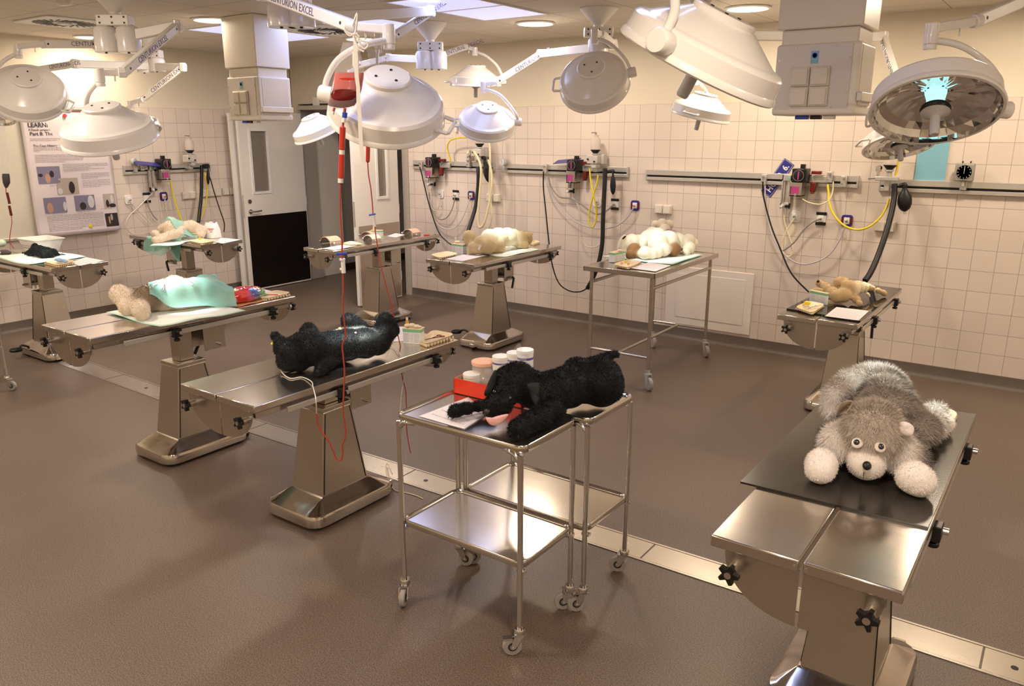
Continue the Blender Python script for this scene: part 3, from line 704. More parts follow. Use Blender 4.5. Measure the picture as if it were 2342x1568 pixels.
# ================================================================== SURGICAL LAMPS
def n_screen(px, py, sx, sy_, c):
    v = ray(px, py).normalized(); r_ = v.cross(UP).normalized(); u_ = r_.cross(v)
    l = math.hypot(sx, sy_); s = math.sqrt(max(0, 1-c*c))
    return (r_*(sx/l*s)+u_*(sy_/l*s)-v*c).normalized()
def beam(b, a, c, w_, h):
    a = Vector(a); c = Vector(c); d = (c-a); M = axis_matrix(a, d, (0,0,1)); L = d.length     # local x horizontal, y up-ish
    b.loft([[(x,y,z) for x, y in ((-w_/2,-h/2),(w_/2,-h/2),(w_/2,h/2),(-w_/2,h/2))] for z in (0, L)], M)
HUBS = {}
def mount(key, px, py, z, label, cans, cone_r=.125):
    h = at_z(px, py, z); HUBS[key] = h
    t = thing('lamp_mount', label, 'ceiling mount', (h.x, h.y, z), group='white ceiling mounts of the surgical lamps')
    b = MB(); b.lathe([(cone_r+.01,CEIL-.001),(cone_r+.01,CEIL-.006),(cone_r,CEIL-.02),(.034,z+.10),(.034,z+.06)], 32, Matrix.Translation((h.x,h.y,0))); b.build('bell_cover', 'arm_white', t)
    b = MB(); b.box(-.10,.10,-.045,.045,z+.02,z+.085, Matrix.Translation((h.x,h.y,0)) @ Matrix.Rotation(YAW*-1,4,'Z')); pl = b.build('cross_plate', 'arm_white', t, bevel=.006)
    b = MB(); Mr = Matrix.Translation((h.x,h.y,0)) @ Matrix.Rotation(-YAW,4,'Z')
    for x in (-.075,0,.075):
        for q in (.035,.068): b.cyl(Mr @ Vector((x,-.044,z+q)), Mr @ Vector((x,-.048,z+q)), .006, 8)
    b.build('bolt', 'rubber', pl)
    for i, (dx, zb) in enumerate(cans):
        c = Mr @ Vector((dx,0,0))
        b = MB(); b.lathe([(.030,z+.03),(.062,z+.012),(.070,z-.005),(.070,z-zb),(.066,z-zb-.004)], 28, Matrix.Translation((c.x,c.y,0))); cn = b.build('bearing_canister', 'lamp_white', t)
        b = MB(); b.cyl((c.x+.02,c.y-.02,z-zb-.004),(c.x+.02,c.y-.02,z-zb-.010),.008,8); b.build('cable_plug', 'rubber', cn)
    return h
mount('m1', 266, 68, 2.43, 'twin-canister ceiling mount near the air diffuser, carrying two lamp arms', [(-.07,.13),(.07,.13)])
mount('m2', 345, 138, 2.42, 'small ceiling mount behind the slanted lamp arm near the poster wall', [(-.06,.10),(.05,.09)])
mount('m3', 985, 122, 2.43, 'ceiling mount with a wide bell between the blood bag lamp and the tiled wall', [(-.05,.12),(.06,.12)])
mount('m4', 1368, 92, 2.45, 'ceiling mount with a wide bell right above the tilted middle lamp', [(0,.13)])
mount('m5', 665, 18, 2.43, 'ceiling mount just right of the left service column', [(-.05,.09),(.05,.09)])
mount('m6', 1600, 60, 2.43, 'ceiling mount hidden behind the big near lamp', [(0,.10)])

def lamp(label, cxp, cyp, wpx, dep, n, R=None, hub=None, hubp=None, elbow=None, joint=None, swv=None, pivot=None, yoke=None, handle=True, grips=((1,0),), text=None, light=None, target=None, deep=1.0):
    c = at_d(cxp, cyp, dep); R = wpx*dep/1800/2
    up = n.normalized()
    t = thing('surgical_lamp', label, 'surgical lamp', tuple(c), group='white surgical lamps on ceiling arms')
    pv = at_d(*pivot)
    # head frame: z = dome direction, x towards the pivot
    x = (pv-c); x = (x-up*x.dot(up)).normalized(); y = up.cross(x)
    M = Matrix.Translation(c) @ Matrix((x, y, up)).transposed().to_4x4()
    k = R*deep
    b = MB(); b.lathe([(R*.955,.012*k/R*0),(R*1.0,0),(R*1.02,.02*R),(R*1.01,.07*R),(R*.985,.10*R),(R*.965,.33*k),(R*.92,.38*k),(R*.84,.40*k),(R*.80,.42*k),(R*.42,.70*k),(R*.37,.715*k),(.001,.715*k)], 64, M, cap=False)
    hs = b.build('housing', 'lamp_white', t, smooth=32)
    b = MB(); b.lathe([(R*.39,.70*k),(R*.395,.71*k),(R*.395,.765*k),(R*.37,.785*k),(.001,.785*k)], 48, M, cap=False); b.build('top_cap', 'lamp_white', hs, smooth=30)
    b = MB()
    for a in (.5, 2.6, 4.7): b.cyl(M @ Vector((.2*R*math.cos(a),.2*R*math.sin(a),.784*k)), M @ Vector((.2*R*math.cos(a),.2*R*math.sin(a),.80*k)), .012*R*2, 8)
    b.build('cap_screw', 'rubber', hs)
    # faceted reflector
    prof = [(R*.955,.0),(R*.93,.10*k),(R*.86,.20*k),(R*.74,.28*k),(R*.58,.34*k),(R*.40,.375*k),(R*.2,.385*k),(.001,.385*k)]
    b = MB(); b.lathe(prof, 40, M, cap=False); rj = random.Random(int(cxp))
    b.v = [tuple(Vector(q)+up*rj.uniform(-1,1)*R*(.012 if i >= 40 else 0)) for i, q in enumerate(b.v)]
    b.build('reflector', 'mirror', t, smooth=0)
    b = MB(); b.lathe([(R*.17,.37*k),(R*.14,.24*k),(R*.14,.12*k),(R*.20,.085*k)], 24, M, cap=False); b.build('light_column', 'lens_glow' if light else 'mirror', t)
    b = MB(); b.lathe([(R*.22,.09*k),(R*.235,.05*k),(R*.22,.0*k)], 24, M); b.build('dark_collar', 'rubber', t)
    b = MB(); b.lathe([(R*.225,-.012*k),(R*.13,-.06*k),(R*.075,-.10*k),(R*.075,-.40*k),(R*.06,-.43*k)], 24, M); b.build('sterile_handle', 'handle_grey', t)
    for gx, gy in grips:
        a = math.atan2(gy, gx); Mg = M @ Matrix.Rotation(a, 4, 'Z')
        b = MB(); b.tube([Mg @ Vector(p) for p in ((R*.98,-R*.24,.16*k),(R*1.16,-R*.22,.15*k),(R*1.19,-R*.18,.15*k),(R*1.19,R*.18,.15*k),(R*1.16,R*.22,.15*k),(R*.98,R*.24,.16*k))], R*.035, 10); b.build('grip_handle', 'lamp_white', t)
    # pivot and yoke
    Mp = axis_matrix(M @ Vector((R*.95,0,.2*k)), x)
    b = MB(); b.lathe([(R*.13,0),(R*.14,R*.05),(R*.14,R*.22),(R*.12,R*.25)], 24, Mp); b.build('pivot_knuckle', 'lamp_white', t)
    s0 = at_d(swv[0], swv[1], swv[4]); s1 = at_d(swv[2], swv[3], swv[4]); s1 = Vector((s0.x, s0.y, s1.z))
    pe = M @ Vector((R*1.1,0,.2*k))
    if yoke is None:
        a = Vector((s1.x,s1.y,s1.z+.02)); mid1 = a.lerp(Vector((pe.x,pe.y,a.z)), .45); mid2 = Vector((pe.x,pe.y,a.z)).lerp(pe, .35)
        pts = [a, mid1+(pe-a)*.0, a.lerp(pe,.5)+(Vector((pe.x,pe.y,a.z))-a.lerp(pe,.5))*.60, mid2, pe]
    else: pts = [Vector((s1.x,s1.y,s1.z+.015))]+[at_d(*q) for q in yoke]+[pe]
    b = MB(); b.tube(pts, R*.055, 12, smooth=6); b.build('yoke', 'lamp_white', t, smooth=60)
    b = MB(); r = .024 if R > .2 else .022
    b.cyl(s0, s1, r*1.05, 20); b.cyl(s1, s1-Vector((0,0,.02)), r*.98, 20); b.build('swivel', 'lamp_white', t, bevel=.003)
    J = at_d(*joint); E = at_d(*elbow)
    top = Vector((s0.x,s0.y,s0.z-.02))
    b = MB(); beam(b, top, J, .03, .034); d = (J-top).normalized(); b.cyl(J-d*.02, J+d*.02, .026, 16)
    lk = b.build('link', 'lamp_white', t, bevel=.005, seg=3)
    q = top.lerp(J,.65); b = MB(); b.cyl(q, q-Vector((0,0,.045)), .004, 8); b.build('stop_screw', 'steel', lk)
    b = MB(); beam(b, J, E, .038, .05); sa = b.build('spring_arm', 'arm_white', t, bevel=.006, seg=2)
    side = (E-J).normalized().cross(Vector((0,0,1))).normalized()
    if side.dot(CAM-J) < 0: side = -side
    b = MB()
    for u in (.08, .93): q = J.lerp(E, u); b.cyl(q+side*.017, q+side*.0205, .0065, 10)
    b.build('arm_bolt', 'rubber', sa)
    if text:
        xa = (E-J).normalized()
        if xa.dot(RIGHT) < 0: xa = -xa
        upv = side.cross(xa); L = (E-J).length
        st = J if (E-J).dot(xa) > 0 else E
        p = st+xa*(L*text[1])+side*.0196-upv*.0
        Mt = Matrix.Translation(p) @ Matrix((xa, upv, side)).transposed().to_4x4()
        text_mesh('arm_lettering', text[0], text[2], Mt, 'logo_ink', sa, xs=.95)
    if hub or hubp:
        H = HUBS[hub].copy() if hub else at_d(*hubp)
        if hub: H.z -= .05
        b = MB(); d = (E-H); d.normalize(); beam(b, H, E+d*.03, .045, .06); ea = b.build('extension_arm', 'arm_white', t, bevel=.006)
        b = MB(); b.cyl(E-Vector((0,0,.035)), E+Vector((0,0,.035)), .028, 16); b.build('elbow', 'lamp_white', t, bevel=.004)
    if light:
        lp = M @ Vector((0,0,-.30*k)); tg = target if target is not None else M @ Vector((0,0,-1))
        lamp_light('SPOT', M @ Vector((0,0,-.50*k)), light[0]*6.5, (.86,1.0,.97), .05, tg, light[1], .6)
    return t, M
SL = 'white surgical lamp '
CE = 'CENTURION EXCEL'
S = n_screen
def hd(k): return depth(HUBS[k])
lamp(SL+'cut by the left picture edge, dome facing the camera', 66, 222, 158, 5.3, S(66,222,-.15,1,.70), hub='m1', elbow=(222,101,5.35), joint=(100,101,5.2), swv=(38,99,40,126,5.2), pivot=(-10,225,5.3), yoke=[(8,140,5.2),(-18,170,5.2)], grips=((-1,.15),), text=(CE,.50,.040), light=(16,.42), target=(1.22,-3.56,.86))
lamp(SL+'above the poster over the draped bear, dome pointing up', 255, 322, 205, 4.2, S(255,322,-.27,.96,.30), hub='m1', elbow=(405,60,4.8), joint=(280,166,4.25), swv=(226,157,227,188,4.2), pivot=(175,320,4.35), yoke=[(202,215,4.3),(196,255,4.42),(192,290,4.45)], grips=((.1,-1),), text=(CE,.22,.045), light=(26,.42), target=(3.9,-4.10,.95))
lamp(SL+'far one seen behind the poster lamp, mirror facing down', 312, 304, 112, 6.8, S(312,304,-.3,.95,-.30), hub='m2', elbow=(418,154,6.6), joint=(326,228,6.7), swv=(298,230,299,243,6.8), pivot=(268,300,6.9), yoke=[(280,255,6.9),(266,275,6.9)], grips=((1,.3),), text=(CE,.25,.045), light=(12,.42), target=(1.0,-2.28,.93))
lamp(SL+'mostly hidden behind the lamp at the left picture edge', -22, 262, 105, 6.6, S(-22,262,.1,1,-.45), hub='m2', elbow=(172,146,6.3), joint=(85,160,6.5), swv=(60,165,60,178,6.5), pivot=(25,240,6.6), grips=((-1,0),), text=(CE,.38,.045))
t3, M3 = lamp(SL+'large and close, right behind the hanging blood bag', 884, 268, 262, 3.2, S(884,268,.03,1,.52), hubp=(560,-25,3.7), elbow=(600,-16,3.6), joint=(806,60,3.15), swv=(888,55,888,100,3.1), pivot=(735,235,3.2), yoke=[(830,103,3.05),(775,135,3.1),(748,180,3.15)], grips=((-1,.1),), text=(CE,.14,.045), light=(30,.40), target=(5.15,-4.03,.80))
lamp(SL+'almost wholly hidden behind the blood bag lamp', 872, 232, 128, 4.9, S(872,232,.1,1,.35), hub='m5', elbow=(985,26,5.2), joint=(900,84,5.0), swv=(864,70,864,112,4.9), pivot=(930,232,4.9), yoke=[(863,140,4.85),(872,170,4.85)], grips=((-1,0),), text=(CE,.50,.042))
lamp(SL+'tilted in front of the open doorway, handle below', 728, 308, 112, 7.0, S(728,308,-.42,.9,.20), hub='m3', elbow=(890,132,6.9), joint=(820,150,7.0), swv=(800,160,800,176,7.0), pivot=(782,300,7.0), yoke=[(800,230,7.0)], grips=((.2,1),), text=None, light=(12,.40), target=(2.45,-1.30,.86))
lamp(SL+'with its round dome facing up above the left gas rail', 1113, 290, 132, 6.2, S(1113,290,.06,1,.52), hub='m4', elbow=(1236,124,6.35), joint=(1132,190,6.2), swv=(1106,187,1106,207,6.2), pivot=(1190,278,6.2), yoke=[(1140,215,6.15),(1165,240,6.15),(1180,262,6.15)], grips=((-1,0),), text=(CE,.42,.045), light=(16,.42), target=(3.90,-1.05,.95))
lamp(SL+'seen edge-on against the pale upper wall, handle straight down', 1088, 197, 116, 7.0, S(1088,197,0,1,.03), hub='m3', elbow=(1006,128,7.0), joint=(1066,107,7.0), swv=(1086,108,1086,122,7.0), pivot=(1150,190,7.0), yoke=[(1110,127,7.0),(1135,148,7.0),(1147,170,7.0)], grips=((-1,0),), text=(CE,.12,.045))
lamp(SL+'tilted towards the camera below the middle ceiling mount', 1361, 196, 160, 5.0, S(1361,196,-.22,.98,.74), hub='m4', elbow=(1402,102,5.6), joint=(1376,78,5.1), swv=(1361,66,1361,92,5.0), pivot=(1448,190,5.0), yoke=[(1395,100,4.98),(1430,135,4.98),(1445,165,4.98)], grips=((-1,.2),), light=(24,.40), target=(5.35,-.93,.97))
lamp(SL+'small, tilted, below the big near lamp, handle pointing down', 1600, 268, 136, 5.8, S(1600,268,.28,.96,.10), hub='m6', elbow=(1640,100,5.8), joint=(1615,150,5.8), swv=(1592,155,1592,188,5.8), pivot=(1630,250,6.0), yoke=[(1605,195,5.9),(1618,215,6.0)], grips=((-1,0),), light=None)
lamp(SL+'biggest and nearest, at the top edge, tilted steeply', 1593, 156, 385, 2.2, S(1593,156,.50,.87,.10), hubp=(1700,-260,2.6), elbow=(1650,-200,2.5), joint=(1560,-130,2.2), swv=(1540,-120,1540,-60,2.15), pivot=(1532,100,2.02), yoke=[(1541,-30,2.05),(1542,30,2.02)], grips=((-1,0),), deep=.85, light=(26,.45), target=(7.70,-3.55,1.02))
lamp(SL+'on the right with its round faceted mirror facing the camera', 2139, 256, 278, 3.0, S(2139,256,.03,1,-.54), hubp=(2420,-40,3.4), elbow=(2400,-25,3.35), joint=(2232,48,3.05), swv=(2134,52,2134,100,2.95), pivot=(2292,232,3.0), yoke=[(2190,102,2.95),(2240,130,2.95),(2280,175,2.98)], grips=((0,1),), light=(7,.5), target=(6.62,-4.25,.93))
lamp(SL+'behind the right-hand mirror lamp, mirror facing down over the tan dog', 2057, 336, 156, 5.2, S(2057,336,-.10,1,-.34), hub='m6', elbow=(2020,84,5.4), joint=(2052,185,5.2), swv=(2062,190,2062,215,5.2), pivot=(2130,330,5.2), yoke=[(2090,230,5.3),(2125,280,5.3)], grips=((-1,0),), text=(CE,.1,.045), light=(22,.40), target=(6.87,-1.15,.86))
# the lamp that lights the black dog's head on the carts

# ================================================================== GAS AND ANAESTHESIA GEAR ON THE WALLS
class Wall:
    """u along the wall to the right, d out of the wall, z up"""
    def __init__(s, which): s.w = which
    def P(s, u, d, z): return Vector((u, -d, z)) if s.w == 'B' else Vector((d, u, z))
    def px(s, x, y, d=.05):
        p = at_y(x, y, -d) if s.w == 'B' else at_x(x, y, d)
        return (p.x, p.z) if s.w == 'B' else (p.y, p.z)
    def pt(s, x, y, d=.05): u, z = s.px(x, y, d); return s.P(u, d, z)
    def box(s, b, u0, u1, d0, d1, z0, z1):
        a, c = s.P(u0, d0, z0), s.P(u1, d1, z1)
        return b.box(min(a.x,c.x), max(a.x,c.x), min(a.y,c.y), max(a.y,c.y), z0, z1)
    @property
    def out(s): return Vector((0,-1,0)) if s.w == 'B' else Vector((1,0,0))
    def M(s, u, d, z):      # frame with local x along the wall, y up, z out of the wall
        o = s.out; up = Vector((0,0,1)); x = up.cross(o)
        return Matrix.Translation(s.P(u,d,z)) @ Matrix((x, up, o)).transposed().to_4x4()
WB, WA = Wall('B'), Wall('A')
def rail(W, u0, u1, z, label):
    t = thing('wall_rail', label, 'equipment rail', W.P((u0+u1)/2, 0, z-.05), group='aluminium equipment rails on the tiles')
    b = MB()
    W.box(b, u0, u1, .008, .030, z-.045, z-.017); W.box(b, u0, u1, .008, .030, z+.000, z+.045); W.box(b, u0, u1, .008, .012, z-.02, z+.005); W.box(b, u0+.1, u0+.14, 0, .008, z-.03, z+.03); W.box(b, u1-.14, u1-.1, 0, .008, z-.03, z+.03)
    b.build('rail_profile', 'aluminium', t, bevel=.002)
    b = MB(); W.box(b, u0+.01, u1-.01, .012, .014, z-.017, z); b.build('dark_groove', 'rubber', t)
    b = MB()
    for u in (u0, u1): W.box(b, u-.006, u+.006, 0, .032, z-.047, z+.047)
    b.build('end_cap', 'aluminium', t, bevel=.002)
rail(WB, 1.985, 3.08, 1.475, 'short left aluminium rail on the back wall beside the doorway')
rail(WB, 3.24, 4.60, 1.470, 'aluminium rail with round gauge at its end and a clear bottle above')
rail(WB, 4.79, 6.575, 1.455, 'long aluminium rail with the blue sign tucked behind it')
rail(WB, 6.735, 10.4, 1.440, 'aluminium rail carrying the grey clock at the right picture edge')
rail(WA, -2.21, -1.225, 1.440, 'short aluminium rail on the left wall beside the poster')
def outlet(W, x, y, kind, label):
    u, z = W.px(x, y, .02)
    t = thing('gas_outlet', label, 'gas outlet', W.P(u, 0, z-.045), group='round-cornered gas wall outlets')
    M = W.M(u, 0, z); r = rounded(-.042,.042,-.046,.046,.02,0,5)
    def plate(b, h, k=1, k2=1): b.prism([(x_*k, y_*k2) for x_, y_, _ in r], 0, h, M)
    if kind == 'white':
        b = MB(); plate(b, .012); b.build('back_plate', 'white_plastic', t, bevel=.002)
    elif kind == 'black':
        b = MB(); plate(b, .010, .82, .95); b.build('back_plate', 'white_plastic', t, bevel=.002)
        b = MB()
        for s in (-1, 1): b.box(-.040, .040, s*.040-.012, s*.040+.012, .004, .016, M)
        b.build('marking_bar', 'black_plastic', t, bevel=.003)
    else:
        b = MB(); plate(b, .012); b.build('back_plate', 'navy', t, bevel=.002)
        b = MB()
        for s in (-1, 1): b.box(s*.034-.007, s*.034+.007, -.026, .026, .010, .0145, M)
        b.build('brown_flank', 'dark_red', t)
    b = MB(); b.box(-.022,.022,-.026,.026,.008,.020,M); f = b.build('valve_face', 'white_plastic', t, bevel=.004)
    b = MB(); b.lathe([(.011,.018),(.011,.034),(.007,.036),(.007,.05)], 16, M); b.build('hose_plug', 'steel', f)
    if kind != 'white' or W.w == 'B':
        b = MB(); b.box(-.001,.001,-.125,-.046,.003,.005,M); b.box(-.004,.004,-.135,-.12,.002,.010,M); b.build('pull_cord', 'hose_cream', t)
    return W.P(u, .05, z)
OUT = {}
for tag_, W, pts, where in (('a', WB, ((1006,443),(1041,446),(1076,447)), 'below the left back-wall rail'),
        ('b', WB, ((1364,462),(1405,467),(1451,470)), 'below the rail with the round gauge'),
        ('c', WB, ((1817,495),(1877,500),(1936,505)), 'below the rail with the blue sign'),
        ('d', WA, ((296,457),(337,452),(376,449)), 'on the left wall beside the poster')):
    OUT[tag_] = [outlet(W, x, y, k, {'white':'plain white gas outlet ','black':'white gas outlet with black bars ','blue':'blue-framed gas outlet '}[k]+where) for (x, y), k in zip(pts, ('white','black','blue'))]
def sockets(W, px0, px1, py, n, label, size=.08):
    u0, z = W.px(px0, py, .02); u1, _ = W.px(px1, py, .02)
    t = thing('wall_socket', label, 'socket', W.P((u0+u1)/2, 0, z-.04), group='beige double wall sockets')
    for i in range(n):
        u = u0+(u1-u0)*i/max(1, n-1)
        b = MB(); W.box(b, u-size*.49, u+size*.49, 0, .03, z-size*.5, z+size*.5); s = b.build('socket_box', 'cream_socket', t, bevel=.004)
        b = MB(); W.box(b, u-size*.40, u+size*.40, .03, .038, z-size*.42, z+size*.42); b.build('socket_lid', 'cream_socket', s, bevel=.003)
sockets(WB, 1507, 1526, 478, 2, 'double beige wall socket above the trolley table')
sockets(WB, 2012, 2035, 517, 2, 'double beige wall socket behind the black corrugated hose at right')
sockets(WB, 1120, 1136, 452, 2, 'double beige wall socket behind the cream hoses')
sockets(WA, 425, 440, 447, 2, 'left double beige wall socket beside the yellow tube on the left wall')
sockets(WA, 470, 498, 442, 3, 'triple beige wall socket behind the black hose on the left wall')
sockets(WA, 516, 532, 438, 2, 'double beige wall socket next to the door frame')
def gauge(W, x, y, label, face_side):
    u, z = W.px(x, y, .07)
    t = thing('pressure_gauge', label, 'gauge', W.P(u, .05, z-.06), group='round pressure gauges')
    fd = (W.out*.8+ (W.P(1,0,0)-W.P(0,0,0))*face_side).normalized()
    M = axis_matrix(W.P(u,.05,z), fd)
    b = MB(); b.lathe([(.036,-.02),(.040,-.015),(.040,.015),(.036,.018)], 32, M); b.build('case', 'grey_paint', t)
    b = MB(); b.lathe([(.034,.0182),(.001,.0185)], 32, M); f = b.build('dial', 'box_white', t)
    b = MB(); b.box(-.001,.001,-.008,.024,.019,.020,M); b.build('needle', 'ink', f)
    b = MB(); W.box(b, u-.012, u+.02, .03, .07, z-.10, z-.035); b.build('clamp', 'aluminium', t, bevel=.003)
gauge(WB, 1149, 371, 'round pressure gauge at the left end of the second rail', -.35)
gauge(WA, 309, 371, 'round pressure gauge on the rail beside the poster', .5)
def vaporizer(W, x, y, side, label, lit=1.0):
    """(x,y) = centre of the black dial box"""
    u, z = W.px(x, y, .13)
    t = thing('vaporizer', label, 'vaporizer', W.P(u, .1, z-.16), group='black anaesthetic vaporizers on the rails')
    a, c = u-.055, u+.055
    b = MB(); W.box(b, a, c, .03, .155, z-.052, z+.052); b.build('dial_box', 'black_plastic', t, bevel=.005)
    Mf = W.M(u, .156, z)
    b = MB(); b.lathe([(.044,0),(.044,.008),(.040,.010)], 36, Mf); d = b.build('dial_knob', 'black_plastic', t)
    b = MB(); b.lathe([(.0425,.0095),(.0425,.0115),(.0395,.0115),(.0395,.0095)], 36, Mf); b.build('dial_ring', 'steel', d)
    b = MB(); b.box(-.005,.005,-.033,.033,.010,.013,Mf)
    b.build('magenta_mark', 'magenta', d)
    b = MB(); W.box(b, u-.010, u+.024, .06, .10, z+.052, z+.085); b.build('top_lock', 'black_plastic', t, bevel=.003)
    b = MB(); W.box(b, u-.062, u+.03, .045, .150, z-.155, z-.052); lb = b.build('lower_body', 'steel', t, bevel=.003)
    b = MB(); W.box(b, u-.050, u+.010, .150, .1515, z-.145, z-.085); b.build('magenta_label', 'magenta', lb)
    b = MB(); W.box(b, u-.060, u-.050, .150, .1512, z-.145, z-.085); b.build('dark_label', 'ink', lb)
    b = MB(); W.box(b, u-.062, u+.03, .043, .152, z-.162, z-.155); b.build('foot_plate', 'rubber', lb)
    b = MB(); p = W.P(u-.012, .15, z-.148); b.cyl(p, p+W.out*.012, .010, 14); b.build('filler_screw', 'chrome', lb)
    b = MB(); W.box(b, u+side*.055, u+side*.20, .03, .055, z-.055, z-.005); b.build('mounting_block', 'aluminium', t, bevel=.003)
    if W.w == 'B' and x != 1325:
        b = MB(); W.box(b, u+.075, u+.15, .05, .09, z+.01, z+.035); W.box(b, u+.075, u+.115, .05, .085, z-.125, z-.055); W.box(b, u+.082, u+.106, .045, .09, z-.14, z-.125); b.build('red_filler', 'dark_red', t, bevel=.004)
vaporizer(WB, 985, 371, 1, 'black vaporizer with magenta label on the left back-wall rail')
vaporizer(WB, 1311, 378, 1, 'black vaporizer with magenta label under the clear bottle station')
vaporizer(WB, 1829, 401, 1, 'black vaporizer with magenta label right of the blue sign')
vaporizer(WA, 378, 375, -1, 'black vaporizer on the left wall beside the door')
def flowmeter(W, x0, x1, y0, y1, label):
    u0, zt = W.px(x0, y0, .07); u1, _ = W.px(x1, y0, .07); _, zb = W.px(x1, y1, .07)
    um = (u0+u1)/2; wd = max(.05, abs(u1-u0)); u0, u1 = um-wd/2, um+wd/2
    t = thing('flowmeter', label, 'flowmeter', W.P(um, .05, zb), group='tall twin-tube flowmeters')
    b = MB(); W.box(b, u0, u1, .035, .060, zt-.045, zt); W.box(b, u0, u1, .035, .06, zb, zb+.045); W.box(b, u0, u0+.010, .035, .06, zb, zt); W.box(b, u1-.010, u1, .035, .06, zb, zt); W.box(b, u0, u1, .033, .036, zb, zt)
    b.build('frame', 'aluminium', t, bevel=.002)
    for s in (-.24, .24):
        b = MB(); p = W.P(um+s*wd, .05, zb+.05); q = W.P(um+s*wd, .05, zt-.05); b.cyl(p, q, .008, 14); g = b.build('glass_tube', 'bottle_clear', t)
        b = MB(); b.cyl(p+Vector((0,0,.012)), p+Vector((0,0,.03)), .006, 10); b.build('float', 'red_line', g)
        b = MB(); p = W.P(um+s*wd, .06, zb+.02); b.cyl(p, p+W.out*.03, .012, 14); b.build('control_knob', 'black_plastic' if s > 0 else 'box_white', t, bevel=.002)
    b = MB(); p = W.P(um, .047, zb); b.cyl(p, p-Vector((0,0,.05)), .008, 10); b.build('outlet_nipple', 'chrome', t)
    b = MB(); p = W.P(um+.2*wd, .061, zt-.022); b.cyl(p, p+W.out*.002, .011, 16); b.build('green_dot', 'box_green', t)
    return W.P(um, .05, zb-.05)
F = {}
F['a'] = flowmeter(WB, 976, 991, 395, 426, 'flowmeter under the left back-wall vaporizer')
F['b'] = flowmeter(WB, 1297, 1311, 383, 442, 'flowmeter behind the vaporizer under the clear bottle station')
F['c'] = flowmeter(WB, 1789, 1811, 400, 478, 'flowmeter in front of the blue sign')
F['d'] = flowmeter(WA, 340, 352, 379, 438, 'flowmeter on the left wall beside the gauge')
def bottle(W, x, y, label, block=True, base_y=None):
    """absorber: (x,y) = bottom of the clear bottle"""
    u, z = W.px(x, y, .12); d = .12; c = W.P(u, d, 0)
    t = thing('absorber', label, 'absorber', W.P(u, d, z-.19), group='clear absorber bottles on the rails')
    M = Matrix.Translation((c.x, c.y, z))
    b = MB(); b.lathe([(.046,0),(.047,.01),(.047,.075),(.040,.095),(.026,.112),(.026,.128),(.022,.130)], 32, M); b.build('clear_bottle', 'bottle_clear', t)
    b = MB(); b.lathe([(.020,-.034),(.024,-.03),(.046,-.004),(.048,.0)], 32, M); b.build('black_funnel', 'rubber', t)
    b = MB(); b.cyl(M @ Vector((0,0,.128)), M @ Vector((0,0,.148)), .010, 14); a = W.M(u, d, z+.15); b.box(-.045,.010,-.006,.004,-.006,.006,a); b.build('chrome_tap', 'chrome', t, bevel=.002)
    b = MB(); b.lathe([(.022,-.05),(.030,-.045),(.030,-.034)], 24, M); b.build('collar', 'aluminium', t)
    if block:
        b = MB(); W.box(b, u-.065, u+.045, d-.05, d+.045, z-.125, z-.05); W.box(b, u-.02, u+.03, d-.04, d+.035, z-.165, z-.125); W.box(b, u+.03, u+.075, d-.09, d-.02, z-.13, z-.04)
        bl = b.build('valve_block', 'grey_paint' if False else 'cream_plate', t, bevel=.005)
        b = MB()
        for du, dz in ((-.05,-.085),(.018,-.105)):
            p = W.P(u+du, d+.045, z+dz); b.cyl(p, p+W.out*.012, .008, 12)
        b.build('valve_knob', 'black_plastic', bl)
        b = MB(); W.box(b, u-.02, u+.02, .02, d, z-.20, z-.15); b.build('bracket', 'aluminium', t, bevel=.003)
    else:
        b = MB(); b.cyl(M @ Vector((0,0,-.10)), M @ Vector((0,0,-.05)), .018, 16); W.box(b, u-.09, u+.07, d-.02, d+.02, z-.115, z-.085); W.box(b, u-.028, u+.012, .03, d-.01, z-.19, z-.10)
        bl = b.build('valve_arm', 'aluminium', t, bevel=.004)
        b = MB()
        p = M @ Vector((0,0,0)); q = W.P(u-.075, d, z-.1)
        b.cyl(q, q+Vector((0,0,.095)), .012, 14); b.cyl(q+Vector((0,0,.05)), q+Vector((0,0,.09)), .022, 18); r_ = W.P(u-.055, d+.01, z-.025); b.cyl(q+Vector((0,0,.075)), r_, .010, 12); b.cyl(q+Vector((0,0,.0)), W.P(u-.14, d, z-.105), .006, 10)
        b.build('relief_valve', 'chrome', bl)
    return u, z, d
bottle(WB, 1362, 342, 'clear absorber bottle on a cream valve block, second back-wall station')
bottle(WA, 434, 343, 'clear absorber bottle on the left wall by the door')
bottle(WB, 1097, 328, 'clear absorber bottle half hidden by the round lamp above the left rail')
bottle(WB, 2036, 377, 'absorber with chrome valve and black funnel under the right-hand lamps', block=False)

def hose(name, W, pts, r, m, label, cat='hose', group=None, ribs=False, d=.06, smooth=6, n=8):
    P = [W.pt(q[0], q[1], q[2] if len(q) > 2 else d) for q in pts]
    b = MB()
    if ribs:
        # corrugated
        tmp = MB(); tmp.tube(P, r, 4, smooth=smooth*3); R_ = []
        cs = [sum((Vector(v) for v in tmp.v[i*4:i*4+4]), Vector())/4 for i in range(len(tmp.v)//4)]
        L = [0]
        for a, c in zip(cs, cs[1:]): L.append(L[-1]+(c-a).length)
        N = int(L[-1]/.006); out = []; j = 0
        for k in range(N+1):
            s = L[-1]*k/N
            while j < len(L)-2 and L[j+1] < s: j += 1
            out.append(cs[j].lerp(cs[j+1], (s-L[j])/max(1e-6, L[j+1]-L[j])))
        b.tube(out, r, 14, rs=[r*(1.0 if k % 2 else .84) for k in range(len(out))])
    else: b.tube(P, r, n, smooth=smooth)
    return solo(b.build(name, m, smooth=70), label, cat, group)
gb, gy, gg = 'black corrugated breathing hoses', 'yellow gas tubes', 'thin gas supply hoses'
